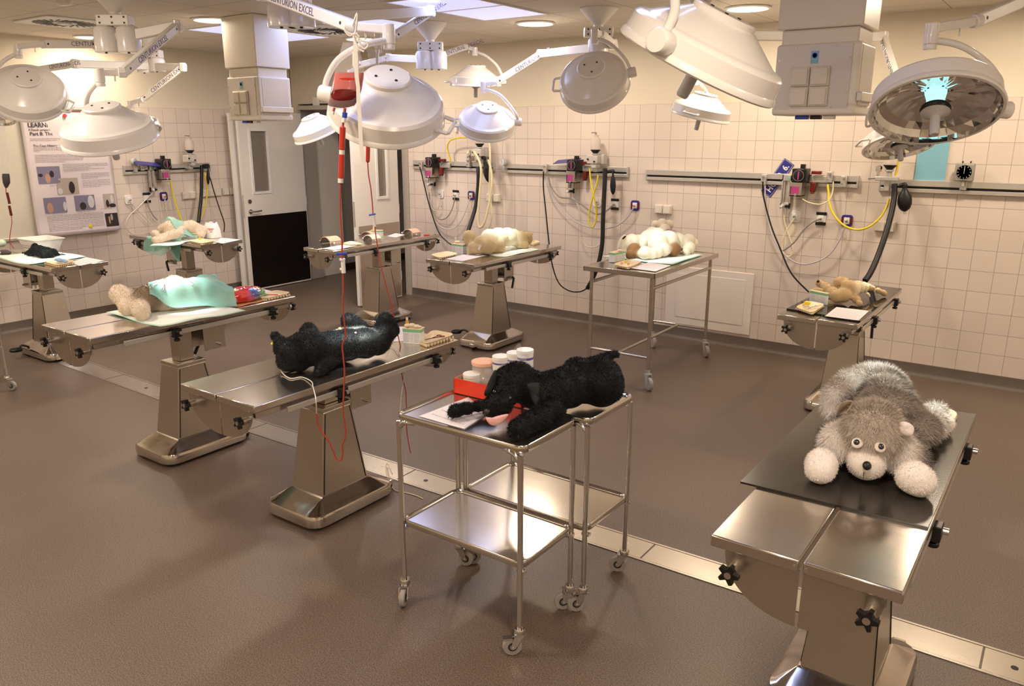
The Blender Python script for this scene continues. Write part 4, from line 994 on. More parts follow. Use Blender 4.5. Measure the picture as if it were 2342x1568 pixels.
hose('breathing_hose', WB, [(1093,382,.12),(1094,400,.14),(1093,430,.16),(1088,470,.2),(1080,500,.26),(1070,530,.36),(1062,550,.42)], .021, 'rubber', 'black corrugated hose hanging from the left back-wall rail', 'hose', gb, True)
hose('breathing_hose', WB, [(1384,385,.13),(1383,420,.15),(1381,460,.17),(1379,510,.2),(1377,560,.22),(1368,605,.25),(1354,640,.27),(1343,660,.28)], .022, 'rubber', 'black corrugated hose hanging behind the trolley table', 'hose', gb, True)
hose('breathing_hose', WB, [(2046,420,.12),(2045,450,.14),(2038,490,.2),(2024,540,.3),(2006,590,.4),(1990,625,.5),(1978,642,.56)], .022, 'rubber', 'thick black corrugated hose reaching the table with the tan dog', 'hose', gb, True)
hose('breathing_hose', WA, [(461,378,.10),(461,410,.11),(460,450,.12),(457,480,.14),(454,508,.18)], .020, 'rubber', 'black corrugated hose on the left wall behind the draped bear', 'hose', gb, True)
def bag(W, x0, y0, y1, wpx, label, d=.12, stem=None):
    p0, p1 = W.pt(x0, y0, d), W.pt(x0 if stem is None else stem, y1, d)
    L = (p0-p1).length; r = wpx/2*depth(p0)/1800
    t = thing('breathing_bag', label, 'breathing bag', p1, group='black rubber breathing bags')
    M = axis_matrix(p1, p0-p1)
    b = MB(); b.lathe([(.002,0),(r*.35,L*.03),(r*.75,L*.14),(r*.98,L*.32),(r,L*.48),(r*.86,L*.66),(r*.55,L*.82),(r*.35,L*.92),(r*.33,L)], 28, M @ Matrix.Diagonal((1,.75,1,1))); b.build('rubber_bag', 'rubber', t)
    b = MB(); b.tube([p0, p0+Vector((0,0,.02)), W.pt(x0-12, y0-3, d)], .016, 12, smooth=3); b.build('elbow_neck', 'rubber', t)
    b = MB(); b.tube([M @ Vector((.008*math.cos(2*PI*k/12), 0, -.008+.008*math.sin(2*PI*k/12))) for k in range(12)], .0015, 6, closed=True); b.build('hanging_loop', 'steel', t)
bag(WB, 2069, 428, 484, 31, 'pear-shaped black breathing bag below the right-hand lamps')
bag(WB, 1402, 396, 445, 14, 'slim black breathing bag behind the trolley table station')
bag(WA, 476, 382, 422, 9, 'slim black breathing bag on the left wall beside the door')
bag(WB, 1108, 365, 418, 22, 'black breathing bag tangled in the cream hoses', stem=1120)
hose('gas_tube', WB, [(1868,422),(1893,422,.06),(1895,440,.08),(1897,465,.1),(1908,492,.12),(1930,515,.13),(1960,525,.14),(1990,517,.14),(2015,495,.13),(2028,472,.12),(2033,455,.11)][1:], .0085, 'yellow_hose', 'long yellow gas tube sagging between the two right-hand stations', 'hose', gy)
hose('gas_tube', WB, [(2048,402,.10),(2052,385,.10),(2055,365,.10),(2056,345,.10)], .0085, 'yellow_hose', 'short yellow gas tube rising behind the right-hand lamps', 'hose', gy)
hose('gas_tube', WB, [(1349,385,.14),(1350,405,.14),(1354,430,.14),(1360,455,.14),(1364,485,.13),(1362,508,.13),(1355,519,.13),(1348,510,.13),(1348,485,.13),(1356,450,.14),(1365,420,.14),(1368,400,.14)], .008, 'yellow_hose', 'yellow gas tube looped in a long drop under the clear bottle station', 'hose', gy)
hose('gas_tube', WB, [(1031,370,.07),(1026,350,.08),(1023,335,.09),(1030,321,.1),(1048,315,.11),(1066,314,.12)], .008, 'yellow_hose', 'yellow gas tube arching up beside the left back-wall vaporizer', 'hose', gy)
hose('gas_tube', WA, [(389,410,.10),(393,430,.10),(400,460,.11),(410,490,.12),(417,505,.13)], .009, 'yellow_hose', 'yellow gas tube hanging from the left-wall vaporizer', 'hose', gy)
hose('gas_tube', WA, [(466,395,.10),(473,420,.10),(473,450,.11),(467,480,.12),(458,502,.13)], .008, 'yellow_hose', 'yellow gas tube beside the black hose on the left wall', 'hose', gy)
# cream corrugated circuit on the left station
gc = 'cream corrugated breathing hoses'
hose('cream_hose', WB, [(1083,346,.16),(1093,360,.2),(1100,385,.22),(1098,430,.22),(1094,475,.22),(1093,508,.22),(1098,520,.22),(1108,508,.22),(1118,470,.22),(1124,430,.22),(1124,395,.22),(1117,365,.22)], .0125, 'hose_cream', 'cream corrugated hose doubled over beside the black breathing bag', 'hose', gc, True)
hose('cream_hose', WB, [(1119,300,.14),(1120,330,.14),(1121,360,.16),(1120,420,.18),(1122,460,.18),(1125,490,.18),(1118,520,.18),(1106,530,.18)], .011, 'hose_cream', 'cream corrugated hose dropping straight from behind the round lamp', 'hose', gc, True)
# thin hoses
def line(W, pts, r, m, label, d=.05): hose('supply_hose', W, pts, r, m, label, 'hose', gg, d=d)
line(WB, [(960,382),(965,400),(972,430),(985,480),(1003,530),(1022,552),(1034,560)], .0065, 'black_plastic', 'thin black scavenging tube curving down from the left back-wall rail', .10)
line(WB, [(1005,446),(1004,470),(997,481),(988,476),(983,455)], .005, 'hose_clear', 'short clear loop hose of the left plain outlet')
line(WB, [(1040,450),(1036,472),(1024,495),(1008,502),(994,492),(984,470),(982,440)], .0055, 'hose_grey', 'grey loop hose of the left black-barred outlet')
line(WB, [(1075,452),(1066,480),(1052,508),(1035,523),(1012,520),(992,500),(980,465),(972,420),(969,390)], .005, 'hose_clear', 'clear loop hose of the left blue outlet')
line(WB, [(1243,392),(1243,430),(1248,480),(1254,540),(1262,600),(1277,645),(1300,664),(1325,667),(1343,659)], .0065, 'black_plastic', 'thin black scavenging tube looping below the beige dog table', .16)
line(WB, [(1405,467),(1392,478),(1378,487),(1362,489),(1347,480),(1325,463),(1303,453),(1280,450),(1262,430),(1254,405)], .0075, 'hose_grey', 'grey hose sagging left of the middle black-barred outlet')
line(WB, [(1450,473),(1435,497),(1412,515),(1385,522),(1350,520),(1315,505),(1285,478),(1262,445),(1250,405)], .006, 'hose_lilac', 'lilac hose in a wide sag from the middle blue outlet')
line(WB, [(1307,449),(1318,462),(1325,480),(1326,510),(1328,540),(1340,562),(1360,565),(1375,557)], .005, 'hose_clear', 'clear hose hanging loose below the middle flowmeter')
line(WB, [(1745,415),(1745,440),(1751,470),(1765,520),(1783,565),(1810,625),(1850,668)], .0065, 'black_plastic', 'thin black scavenging tube running to the tan dog table', .14)
line(WB, [(1877,500),(1858,508),(1838,525),(1815,555),(1790,573)], .007, 'hose_grey', 'grey hose bending left from the right black-barred outlet')
line(WB, [(1935,510),(1922,545),(1895,583),(1855,602),(1820,600),(1785,572),(1762,530),(1752,480),(1750,440),(1750,420)], .006, 'hose_lilac', 'lilac hose in a wide sag from the right blue outlet')
line(WB, [(1817,498),(1806,515),(1795,535),(1788,560),(1795,583),(1808,585),(1814,570),(1805,540),(1795,510),(1793,485)], .005, 'hose_cream', 'cream hose twisted under the flowmeter by the blue sign')
line(WB, [(1835,455,.14),(1850,463,.12),(1875,467,.1),(1895,458,.1),(1904,440,.08),(1906,415,.07)], .005, 'hose_cream', 'short cream hose under the vaporizer right of the blue sign')
line(WA, [(299,462),(310,475),(330,495),(345,512)], .005, 'hose_clear', 'clear hose crossing down from the plain outlet on the left wall')
line(WA, [(350,440),(335,455),(315,475),(297,492),(289,510),(294,528),(310,536),(330,534)], .0055, 'hose_clear', 'clear hose in a wide loop beside the poster')
line(WA, [(338,458),(341,475),(350,492),(360,503)], .0065, 'hose_grey', 'brownish hose from the black-barred outlet on the left wall')
line(WA, [(377,455),(380,475),(384,495)], .006, 'hose_clear', 'straight clear hose below the blue outlet on the left wall')
line(WA, [(475,385),(478,400),(483,415),(490,440),(503,480),(513,510),(512,530)], .006, 'black_plastic', 'thin black tube running down to the table by the door', .12)
# clamps riding on the rails
def clampblock(W, x, y, label):
    u, z = W.px(x, y, .05); t = thing('rail_clamp_block', label, 'rail clamp', W.P(u, .03, z-.04), group='grey clamps riding on the wall rails')
    b = MB(); W.box(b, u-.022, u+.022, .028, .062, z-.045, z+.04); b.build('clamp_body', 'aluminium', t, bevel=.004)
    b = MB(); p = W.P(u, .062, z+.02); b.cyl(p, p+W.out*.02, .008, 12); p = W.P(u-.01,.062,z-.02); b.cyl(p, p+W.out*.006, .006, 8); b.build('clamp_screw', 'steel', t)
for W, x, y, l in ((WB,963,378,'grey clamp at the left end of the first back-wall rail'),(WB,1247,385,'grey clamp where the black tube leaves the second rail'),(WB,1747,410,'grey clamp where the black tube leaves the long rail'),
                   (WB,1930,414,'grey clamp near the right end of the long rail'),(WB,2204,420,'grey clamp under the clock'),(WB,1898,404,'chrome-capped clamp of the long yellow tube'),(WB,1072,372,'grey clamp by the cream hose block'),(WA,325,380,'grey clamp right of the left wall gauge')): clampblock(W, x, y, l)
# patient-circuit block with grey valve by the cream hose
u, z = WB.px(1072, 352, .12)
t = thing('hose_connector', 'grey upright hose connector beside the black breathing bag', 'connector', WB.P(u,.12,z-.05))
b = MB(); WB.box(b, u-.02, u+.012, .03, .13, z-.07, z-.02); WB.box(b, u-.02, u+.012, .09, .13, z-.04, z+.04); b.build('connector_body', 'aluminium', t, bevel=.006)
b = MB(); b.cyl(WB.P(u,.13,z+.01), WB.P(u+.035,.16,z+.005), .015, 16); b.build('connector_sleeve', 'hose_cream', t)
# blue name signs
def sign(W, c, ang, L, H, txt, label, d=.05, tilt=None):
    u, z = W.px(c[0], c[1], d); t = thing('name_sign', label, 'sign', W.P(u, d, z-.1), group='navy blue station signs')
    M = W.M(u, d, z) @ Matrix.Rotation(ang, 4, 'Z')
    if tilt: M = M @ Matrix.Rotation(tilt, 4, 'X')
    b = MB(); b.box(-L/2, L/2, -H/2, H/2, -.002, .002, M); s = b.build('sign_plate', 'navy', t)
    if txt:
        b = MB(); e = .005
        for q in ((-L/2+e,L/2-e,H/2-e-.0015,H/2-e),(-L/2+e,L/2-e,-H/2+e,-H/2+e+.0015),(-L/2+e,-L/2+e+.0015,-H/2+e,H/2-e),(L/2-e-.0015,L/2-e,-H/2+e,H/2-e)): b.box(*q, .0022, .0026, M)
        b.build('border_line', 'box_white', s)
        text_mesh('sign_text', txt, H*.72, M @ Matrix.Translation((0,-.004,.0025)), 'box_white', t, align='CENTER', bold=.0015, xs=.92)
# in the photo: from (1760,438) up to (1795,378)
pa, pb = WB.px(1754,438,.02), WB.px(1798,378,.02)
sign(WB, (1778,407), math.atan2(pb[1]-pa[1], pb[0]-pa[0]), .315, .095, 'HOLD  6.', 'navy blue sign reading HOLD 6. tilted behind the long rail', d=.004)
sign(WB, (1297,368), .10, .26, .10, None, 'navy blue sign seen almost edge-on on the second rail', d=.10, tilt=-1.25)
sign(WA, (335,374), -.12, .26, .10, None, 'navy blue sign seen edge-on beside the left-wall gauge', d=.10, tilt=-1.2)
# clock / timer
u, z = WB.px(2205, 395, .10)
t = thing('timer_clock', 'square grey timer clock with round dark face standing on the right rail', 'clock', WB.P(u, .08, z-.09))
b = MB(); WB.box(b, u-.062, u+.062, .05, .10, z-.062, z+.066); cl = b.build('clock_case', 'clock_grey', t, bevel=.012, seg=3)
Mc = WB.M(u, .1005, z+.004)
b = MB(); b.lathe([(.052,0),(.052,.003),(.048,.003)], 40, Mc); b.build('dial_bezel', 'clock_grey', cl)
b = MB(); b.lathe([(.048,.0015),(.048,.003)], 40, Mc); f = b.build('clock_face', 'clock_face', cl)
b = MB()
for k in range(12):
    a = 2*PI*k/12; b.box(-.0015,.0015,.036,.044,.0035,.004, Mc @ Matrix.Rotation(a,4,'Z'))
b.box(-.0012,.0012,-.01,.040,.0045,.005, Mc)
b.build('clock_marks', 'box_white', t)
b = MB()
for du in (-.02, .03): p = WB.P(u+du,.075,z+.066); b.cyl(p, p+Vector((0,0,.014)), .005, 10)
b.build('push_button', 'black_plastic', t)
b = MB(); p = WB.P(u,.075,z-.065); b.cyl(p, p-Vector((0,0,.03)), .012, 14); b.build('stand_stem', 'aluminium', t)

# ================================================================== THINGS ON THE TABLES
mat('mat_gloss', (.012,.011,.010), .06, coat=.3)
def wq(quad, z): return [at_z(x, y, z) for x, y in quad]
def bil(Q, u, v): return Q[0]*(1-u)*(1-v)+Q[1]*u*(1-v)+Q[2]*u*v+Q[3]*(1-u)*v
def sheet_px(name, quad, z, m, label, cat, th=.0006, wave=0.0, group=None, text=None, backing=None, n=12, solo_=True, bend=None):
    Q = wq(quad, z); c = sum(Q, Vector())/4
    t = thing(name, label, cat, (c.x, c.y, z), group=group)
    def pt(u, v, dz=0, k=1.0):
        p = bil(Q, .5+(u-.5)*k, .5+(v-.5)*k)
        wv = wave*(math.sin(7*u+3*v)+math.sin(11*v-4*u+1)+2)*.5
        p = Vector((p.x, p.y, z+dz+wv))
        if bend: p = bend(p)
        return p
    b = MB(); b.quadstrip([[pt(i/n, j/n, th/2+.0004) for i in range(n+1)] for j in range(n+1)]); b.build('sheet', m, t, solid=th, smooth=(30 if wave else 0))
    if backing:
        b = MB(); b.quadstrip([[pt(i/n, j/n, .0002, 1.045) for i in range(n+1)] for j in range(n+1)]); b.build('backing', backing, t, solid=.0008, label='mint green plastic backing edge')
    if text:
        b = MB(); R = random.Random(hash(name) % 97+int(quad[0][0]))
        for k in range(text):
            v = .16+.62*k/max(1, text-1); u = .10
            while u < .86:
                w_ = R.uniform(.03,.10)
                if u+w_ > .9: break
                a = [pt(u, v, th+.0008), pt(u+w_, v, th+.0008), pt(u+w_, v+.022, th+.0008), pt(u, v+.022, th+.0008)]
                b.add(a, [(0,1,2,3)]); u += w_+.02
        b.build('printed_lines', 'ink_soft', t, smooth=0)
    return t
def pad(quad, z, label, wave=.003, bend=None): return sheet_px('absorbent_pad', quad, z, 'pad_white', label, 'pad', .003, wave, 'white absorbent pads with mint edges', None, 'pad_green', 18, bend=bend)
def paper(quad, z, label, lines=7): return sheet_px('paper_sheet', quad, z, 'paper', label, 'paper', .0005, 0.0004, 'printed instruction sheets on the tables', lines)
def tray_px(quad, z, label, h=.02, ribs=True):
    Q = wq(quad, z+h); c = sum(Q, Vector())/4
    t = thing('foam_tray', label, 'tray', (c.x, c.y, z), group='beige foam instrument trays')
    def ring(k, dz, rc=.22, n=6):
        out = []
        for q, (su, sv) in enumerate(((1,1),(0,1),(0,0),(1,0))):
            cu, cv = (1-rc if su else rc), (1-rc if sv else rc)
            for i in range(n+1):
                a = PI/2*q+PI/2*i/n; u, v = cu+rc*math.cos(a), cv+rc*math.sin(a)
                p = bil(Q, .5+(u-.5)*k, .5+(v-.5)*k); out.append((p.x, p.y, z+dz))
        return out
    b = MB(); b.loft([ring(.80,.001), ring(.86,.004), ring(.97,h), ring(1.0,h+.001), ring(.985,h+.003), ring(.95,h), ring(.82,.006), ring(.80,.004)]); b.build('tray_shell', 'tray_beige', t, smooth=50)
    if ribs:
        b = MB(); ln = (Q[1]-Q[0]).length; m = 9
        for (A, B_) in ((Q[0],Q[1]),(Q[1],Q[2])):
            for i in range(m):
                p = A.lerp(B_, (i+.5)/m); p = c+(p-c)*.92; b.ball((p.x,p.y,z+h*.42), .006,.006,h*.4, 8, 6)
        b.build('outer_ribs', 'tray_beige', t)
    return t
def box_px(a, c, z, h, dp, label, top='glove', name='glove_box', strip=True):
    A, B_ = at_z(*a, z), at_z(*c, z); d = (B_-A); L = d.length; d.normalize(); nrm = Vector((-d.y, d.x, 0))
    if nrm.dot(FWD) < 0: nrm = -nrm
    M = Matrix.Translation(A) @ Matrix((d, nrm, Vector((0,0,1)))).transposed().to_4x4()
    ctr = A+d*L/2+nrm*dp/2
    t = thing(name, label, 'box', tuple(ctr), group='white cartons with a green stripe')
    b = MB(); b.box(0, L, 0, dp, 0, h, M); b.build('carton', 'box_white', t, bevel=.0015)
    if strip:
        b = MB(); b.box(-.0006, L+.0006, -.0006, dp+.0006, h*.80, h*.96, M); b.build('green_stripe', 'box_green', t)
        b = MB(); R = random.Random(5)
        for k in range(6):
            for x0, x1 in ((.08,.38),(.46,.54),(.64,.92)): b.box(L*x0, L*(x0+(x1-x0)*R.uniform(.6,1)), -.0009, -.0004, h*(.66-.1*k), h*(.675-.1*k), M)
        b.build('fine_print', 'ink_soft', t)
    b = MB(); b.box(-.003, L+.003, -.003, dp+.003, h, h+.004, M); b.build('carton_lid', 'tray_beige', t, bevel=.001)
    return t, M, L
def lumps(b, pts, M=None):
    for x, y, z, r, s in pts: b.ball((x,y,z), r, r*s, r*.5, 12, 8, M)
def forceps(A, B_, up, label, m='chrome', L=None, parent_group='stainless artery forceps'):
    """rings at A, tip at B_ lying on a surface with normal up"""
    A, B_ = Vector(A), Vector(B_); d = (B_-A); L = d.length; d.normalize(); up = (up-d*up.dot(d)).normalized(); s = d.cross(up)
    t = thing('forceps', label, 'forceps', tuple(A), group=parent_group)
    M = Matrix.Translation(A+up*.003) @ Matrix((d, s, up)).transposed().to_4x4()
    r = L*.10
    for e in (-1, 1):
        b = MB(); b.tube([M @ Vector((r*math.cos(2*PI*k/16), e*r*1.25+r*math.sin(2*PI*k/16), 0)) for k in range(16)], L*.018, 6, closed=True)
        b.tube([M @ Vector(p) for p in ((r,e*r*1.1,0),(L*.5,e*r*.35,0),(L*.72,-e*r*.1,.0),(L,-e*.0008,0))], L*.02, 6, rs=[L*.02,L*.02,L*.022,L*.008])
        b.build('handle_half', m, t, smooth=60)
    b = MB(); b.cyl(M @ Vector((L*.62,0,-.003)), M @ Vector((L*.62,0,.004)), L*.03, 10); b.build('box_lock', 'steel', t)
    return t
BV = {}
def surf(o, px, py):
    if o.name not in BV:
        me = o.data; Mw = WM[o.name]; BV[o.name] = BVHTree.FromPolygons([Mw @ v.co for v in me.vertices], [tuple(p.vertices) for p in me.polygons])
    for rr_ in range(0, 60, 3):
        for k in range(1 if rr_ == 0 else 12):
            a = 2*PI*k/12; h = BV[o.name].ray_cast(CAM, ray(px+rr_*math.cos(a), py+rr_*math.sin(a)).normalized())
            if h[0] is not None: return h[0], h[1]
    return (None, None)

# ------------------------------------------------------------------ plush animals
def blob(px, py, rpx, T, k=1.0, s=(1,1,1), c=0):
    v = ray(px, py); d = (T-CAM.z)/(v.z-k*rpx/1800)
    return (CAM+v*d, rpx*d/1800, s, c)
def plush_body(name, blobs, T, palette, m, parent, voxel=.008, smooth_it=6, fur=0, flen=.012, fw=.0018, comb=None, var=.25, agouti=None, seed=1, flat=True, label=None, fl=None):
    tmp = MB()
    for c, r, s, k in blobs: tmp.ball(tuple(c), r*s[0], r*s[1], r*s[2], 20, 14)
    me = bpy.data.meshes.new('tmp'); me.from_pydata(tmp.v, [], tmp.f); o = bpy.data.objects.new('tmp', me); col.objects.link(o)
    md = o.modifiers.new('r', 'REMESH'); md.mode = 'VOXEL'; md.voxel_size = voxel
    dg = bpy.context.evaluated_depsgraph_get(); m2 = bpy.data.meshes.new_from_object(o.evaluated_get(dg)); bpy.data.objects.remove(o)
    n = len(m2.vertices); V = np.empty(n*3); m2.vertices.foreach_get('co', V); V = V.reshape(-1,3)
    E = np.empty(len(m2.edges)*2, dtype=np.int32); m2.edges.foreach_get('vertices', E); E = E.reshape(-1,2)
    deg = np.bincount(E.ravel(), minlength=n)[:,None]
    for _ in range(smooth_it):
        S = np.zeros_like(V); np.add.at(S, E[:,0], V[E[:,1]]); np.add.at(S, E[:,1], V[E[:,0]]); V = V*.45+S/deg*.55
    if flat: V[:,2] = np.maximum(V[:,2], T+.0015)
    C = np.array([list(c) for c,_,_,_ in blobs]); Rr = np.array([[r*s[0], r*s[1], r*s[2]] for _,r,s,_ in blobs]); K = np.array([k for *_,k in blobs]); PAL = np.array(palette)
    def colour(P):
        D = np.linalg.norm((P[:,None,:]-C[None])/Rr[None], axis=2); W = np.exp(-9*(D-D.min(axis=1, keepdims=True))); W /= W.sum(axis=1, keepdims=True)
        return W @ PAL[K]
    colv = colour(V)
    polys = [tuple(p.vertices) for p in m2.polygons]
    m2.vertices.foreach_set('co', V.ravel()); m2.update()
    NV = n; verts = [V]; faces = list(polys); cols = [colv]
    if fur:
        rng = np.random.default_rng(seed)
        ar = np.array([p.area for p in m2.polygons]); nr = np.array([tuple(p.normal) for p in m2.polygons])
        pk = rng.choice(len(ar), fur, p=ar/ar.sum()); quad = np.array([p if len(p) == 4 else (*p, p[-1]) for p in polys])[pk]
        a, b_ = rng.random(fur)[:,None], rng.random(fur)[:,None]; q = V[quad]
        P = q[:,0]*(1-a)*(1-b_)+q[:,1]*a*(1-b_)+q[:,2]*a*b_+q[:,3]*(1-a)*b_
        N = nr[pk]; keep = (N[:,2] > -.55); P, N = P[keep], N[keep]; m_ = len(P)
        cb = np.array(comb if comb is not None else (0,0,-.5)); T_ = cb-N*(N@cb)[:,None]
        dirn = N*.55+T_*.9+rng.normal(0,.28,(m_,3)); dirn /= np.linalg.norm(dirn,axis=1,keepdims=True)
        sd = np.cross(dirn, N+rng.normal(0,.3,(m_,3))); sd /= np.linalg.norm(sd,axis=1,keepdims=True)+1e-9
        L = flen*(.6+.8*rng.random(m_))[:,None]
        if fl is not None:
            D = np.linalg.norm((P[:,None,:]-C[None])/Rr[None], axis=2); L = L*np.array(fl)[K[D.argmin(axis=1)]][:,None]
        tip = P+dirn*L; tip[:,2] = np.maximum(tip[:,2], T+.001)
        w_ = fw*(.6+.8*rng.random(m_))[:,None]
        A, B2 = P-sd*w_-N*.0015, P+sd*w_-N*.0015
        base = colour(P)*(1-var+2*var*rng.random(m_))[:,None]
        tipc = base.copy()
        if agouti is not None:
            lum = base.mean(axis=1); g = np.array([noise.noise(Vector(p)*16) for p in P])
            grey = (lum < .42)
            dk = np.clip(g*2.2+.35, 0, 1)*grey
            base = base*(1-dk[:,None]*.35); tipc = base*(1-dk[:,None]*agouti)
        verts.append(np.stack([A, B2, tip],1).reshape(-1,3)); cols.append(np.stack([base, base, tipc],1).reshape(-1,3))
        faces += [(NV+3*i, NV+3*i+1, NV+3*i+2) for i in range(m_)]
    VV = np.concatenate(verts); CC = np.clip(np.concatenate(cols), 0, 1)
    me = bpy.data.meshes.new(name); I = WM[parent.name].inverted() if parent else Matrix.Identity(4)
    In = np.array(I); VL = VV @ In[:3,:3].T+In[:3,3]
    me.from_pydata(VL.tolist(), [], faces); me.materials.append(MATS[m])
    ca = me.color_attributes.new('col', 'FLOAT_COLOR', 'POINT'); ca.data.foreach_set('color', np.concatenate([CC, np.ones((len(CC),1))],1).ravel())
    me.shade_smooth(); ob = bpy.data.objects.new(name, me); col.objects.link(ob)
    if parent: ob.parent = parent; WM[ob.name] = WM[parent.name].copy()
    bpy.data.meshes.remove(m2)
    return ob
def blobs_of(T, rows, links=()):
    B_ = [blob(r[0], r[1], r[2], T, *r[3:]) for r in rows]
    for i, j in links:
        (c0, r0, s0, k0), (c1, r1, s1, k1) = B_[i], B_[j]; n = max(2, int((c1-c0).length/(min(r0, r1)*.45)))
        for q in range(1, n):
            t_ = q/n; B_.append((c0.lerp(c1, t_), r0*(1-t_)+r1*t_-.12*min(r0, r1)*math.sin(PI*t_), (1,1,1), k0 if t_ < .5 else k1))
    return B_
def ear_part(name, pts, th, m, parent, colr, bulge=.3, label=None, inner=None):
    """a flap through world points (closed outline), softly pillowed"""
    P = [Vector(p) for p in pts]; c = sum(P, Vector())/len(P); nn = Vector()
    for i in range(len(P)): nn += (P[i]-c).cross(P[(i+1)%len(P)]-c)
    nn.normalize()
    out = []
    m_ = len(P)
    for i in range(m_):
        p0,p1,p2,p3 = P[i-1],P[i],P[(i+1)%m_],P[(i+2)%m_]
        for k in range(5):
            t_ = k/5; out.append(.5*((2*p1)+(-p0+p2)*t_+(2*p0-5*p1+4*p2-p3)*t_*t_+(-p0+3*p1-3*p2+p3)*t_**3))
    rings = []
    for k, h in ((.0,1),(.45,.92),(.75,.7),(.93,.35),(1.0,0),(.93,-.35),(.75,-.7),(.45,-.92),(.0,-1)):
        rings.append([tuple(c+(q-c)*max(k,.01)+nn*th*h) for q in out])
    b = MB(); b.loft(rings, cap=False); o = b.build(name, m, parent, smooth=80, label=label)
    ca = o.data.color_attributes.new('col', 'FLOAT_COLOR', 'POINT')
    for i in range(len(o.data.vertices)): ca.data[i].color = (*colr, 1)
    return o
def button(name, o, px, py, rpx, m, parent, flat=.7, label=None, out=.3):
    p, nrm = surf(o, px, py)
    if p is None: return None
    r = rpx*depth(p)/1800; M = axis_matrix(p+nrm*r*(out-.3), nrm)
    b = MB(); b.ball((0,0,0), r, r, r*flat, 20, 12, M); return b.build(name, m, parent, smooth=80, label=label)

# ---- husky on the near table
TH = TABLES['hus']
sheet_px('rubber_mat', [(1693,1105),(2122,1210),(2232,950),(1895,905)], TH, 'mat_rubber', 'thin black rubber mat under the grey husky on the nearest table', 'mat', .006, .0)
TH += .0065
tray_px([(2095,948),(2176,975),(2192,942),(2110,920)], TH, 'beige foam tray behind the husky’s hind foot on the black mat'.replace('’', "'"), .022)
HK = thing('plush_husky', 'large grey and white plush husky lying on the black rubber mat, facing the camera', 'plush toy', tuple(at_z(2000,1040,TH)))
GREY, WHITE, TAN, LIGHT, SOFT = 0, 1, 2, 3, 4
palH = [(.44,.38,.32),(.88,.82,.76),(.56,.48,.40),(.78,.73,.67),(.86,.79,.73)]
rowsH = [(1982,1056,43,1.05,(1,1,1),SOFT),(1986,1040,42,1.25,(1,1,1),SOFT),
  (1995,992,62,1.62,(1.08,1,1),TAN),(1998,972,58,1.85,(1.05,1,.95),TAN),(1918,1016,42,1.35,(1,1,1.1),WHITE),(1946,1000,40,1.6,(1,1,1),WHITE),(2056,1042,42,1.25,(1,1,1.1),WHITE),(2042,1022,40,1.5,(1,1,1),WHITE),
  (2005,1005,66,1.0,(1,1,1),WHITE),
  (1879,1062,37,1.0,(1,1,1.05),SOFT),(1876,1074,34,.95,(1,1,1),SOFT),(1912,1035,28,1.1,(1,1,1),WHITE),(1945,1005,32,1.1,(1,1,1),GREY),
  (2090,1092,40,1.0,(1,1,1),SOFT),(2103,1100,38,.95,(1,1,1),SOFT),(2086,1055,36,1.1,(1,1,1),GREY),(2068,1015,42,1.15,(1,1,1),GREY),
  (2020,955,66,1.05,(1,1,1),GREY),(2025,925,62,1.1,(1,1,1),GREY),(2020,900,56,1.15,(1,1,1),GREY),(2050,950,56,1.05,(1,1,1),GREY),
  (2085,985,46,1.0,(1,1,1),GREY),(2112,983,36,1.0,(1,1,1),GREY),(2132,972,32,.95,(1,1,1),LIGHT),(2160,968,24,1.0,(1,.8,1),SOFT),(2140,950,26,1.2,(1,1,1),LIGHT)]
tail = [(2040,880,32,2.3,WHITE),(2020,868,31,2.7,LIGHT),(1995,865,31,2.8,LIGHT),(1968,870,31,2.7,TAN),(1945,880,31,2.5,LIGHT),(1925,893,30,2.2,TAN),(1910,910,28,1.9,LIGHT),(1903,928,23,1.6,WHITE),(1900,943,15,1.7,WHITE)]
rowsH += [(x,y,r,k,(1,1,1),c) for x,y,r,k,c in tail]
hb = plush_body('body', blobs_of(TH, rowsH), TH, palH, 'fur', HK, .0075, 5, fur=120000, flen=.019, fw=.0008, comb=(.15,-.5,-.6), agouti=.7, var=.2, seed=3, fl=[1,.95,.9,1.1,.28])
ear_part('ear', [surf(hb,1917,950)[0], surf(hb,1940,940)[0], surf(hb,1948,925)[0]+Vector((0,0,.01)), at_d(1921,923,depth(surf(hb,1940,935)[0])-.01), at_d(1912,945,depth(surf(hb,1925,945)[0])-.01)], .012, 'fur', HK, (.60,.47,.33), label='folded left ear with tan edge')
dd = depth(surf(hb,2065,985)[0])
ear_part('ear', [at_d(2047,985,dd), at_d(2052,968,dd), at_d(2072,964,dd-.02), at_d(2090,976,dd-.02), at_d(2086,995,dd-.02), at_d(2066,995,dd-.01)], .013, 'fur', HK, (.78,.70,.66), label='pale pink folded ear')
for px, py in ((1961,1013),(2012,1022)):
    p, nrm = surf(hb, px, py)
    nrm = (nrm*.5+(CAM-p).normalized()*.5).normalized(); b = MB(); r = .019; r = .016; M = axis_matrix(p+nrm*.002, nrm); b.ball((0,0,0), r, r, .008, 20, 12, M); e = b.build('eye_patch', 'plush_label', HK, smooth=80)
    b = MB(); b.ball((0,0,.0080), .0085, .0085, .005, 16, 10, M); b.build('eye', 'eye', e, smooth=80)
p, nrm = surf(hb, 1975, 1066)
b = MB(); b.ball((0,0,.008), .0155, .013, .010, 20, 12, axis_matrix(p+nrm*.003, nrm)); b.build('nose', 'nose_black', HK, smooth=80)
b = MB(); q1, q2 = surf(hb,1974,1078)[0], surf(hb,1972,1092)[0]; b.tube([q1-FWD*.006, q2-FWD*.006], .0012, 6); b.build('mouth_seam', 'ink', HK)

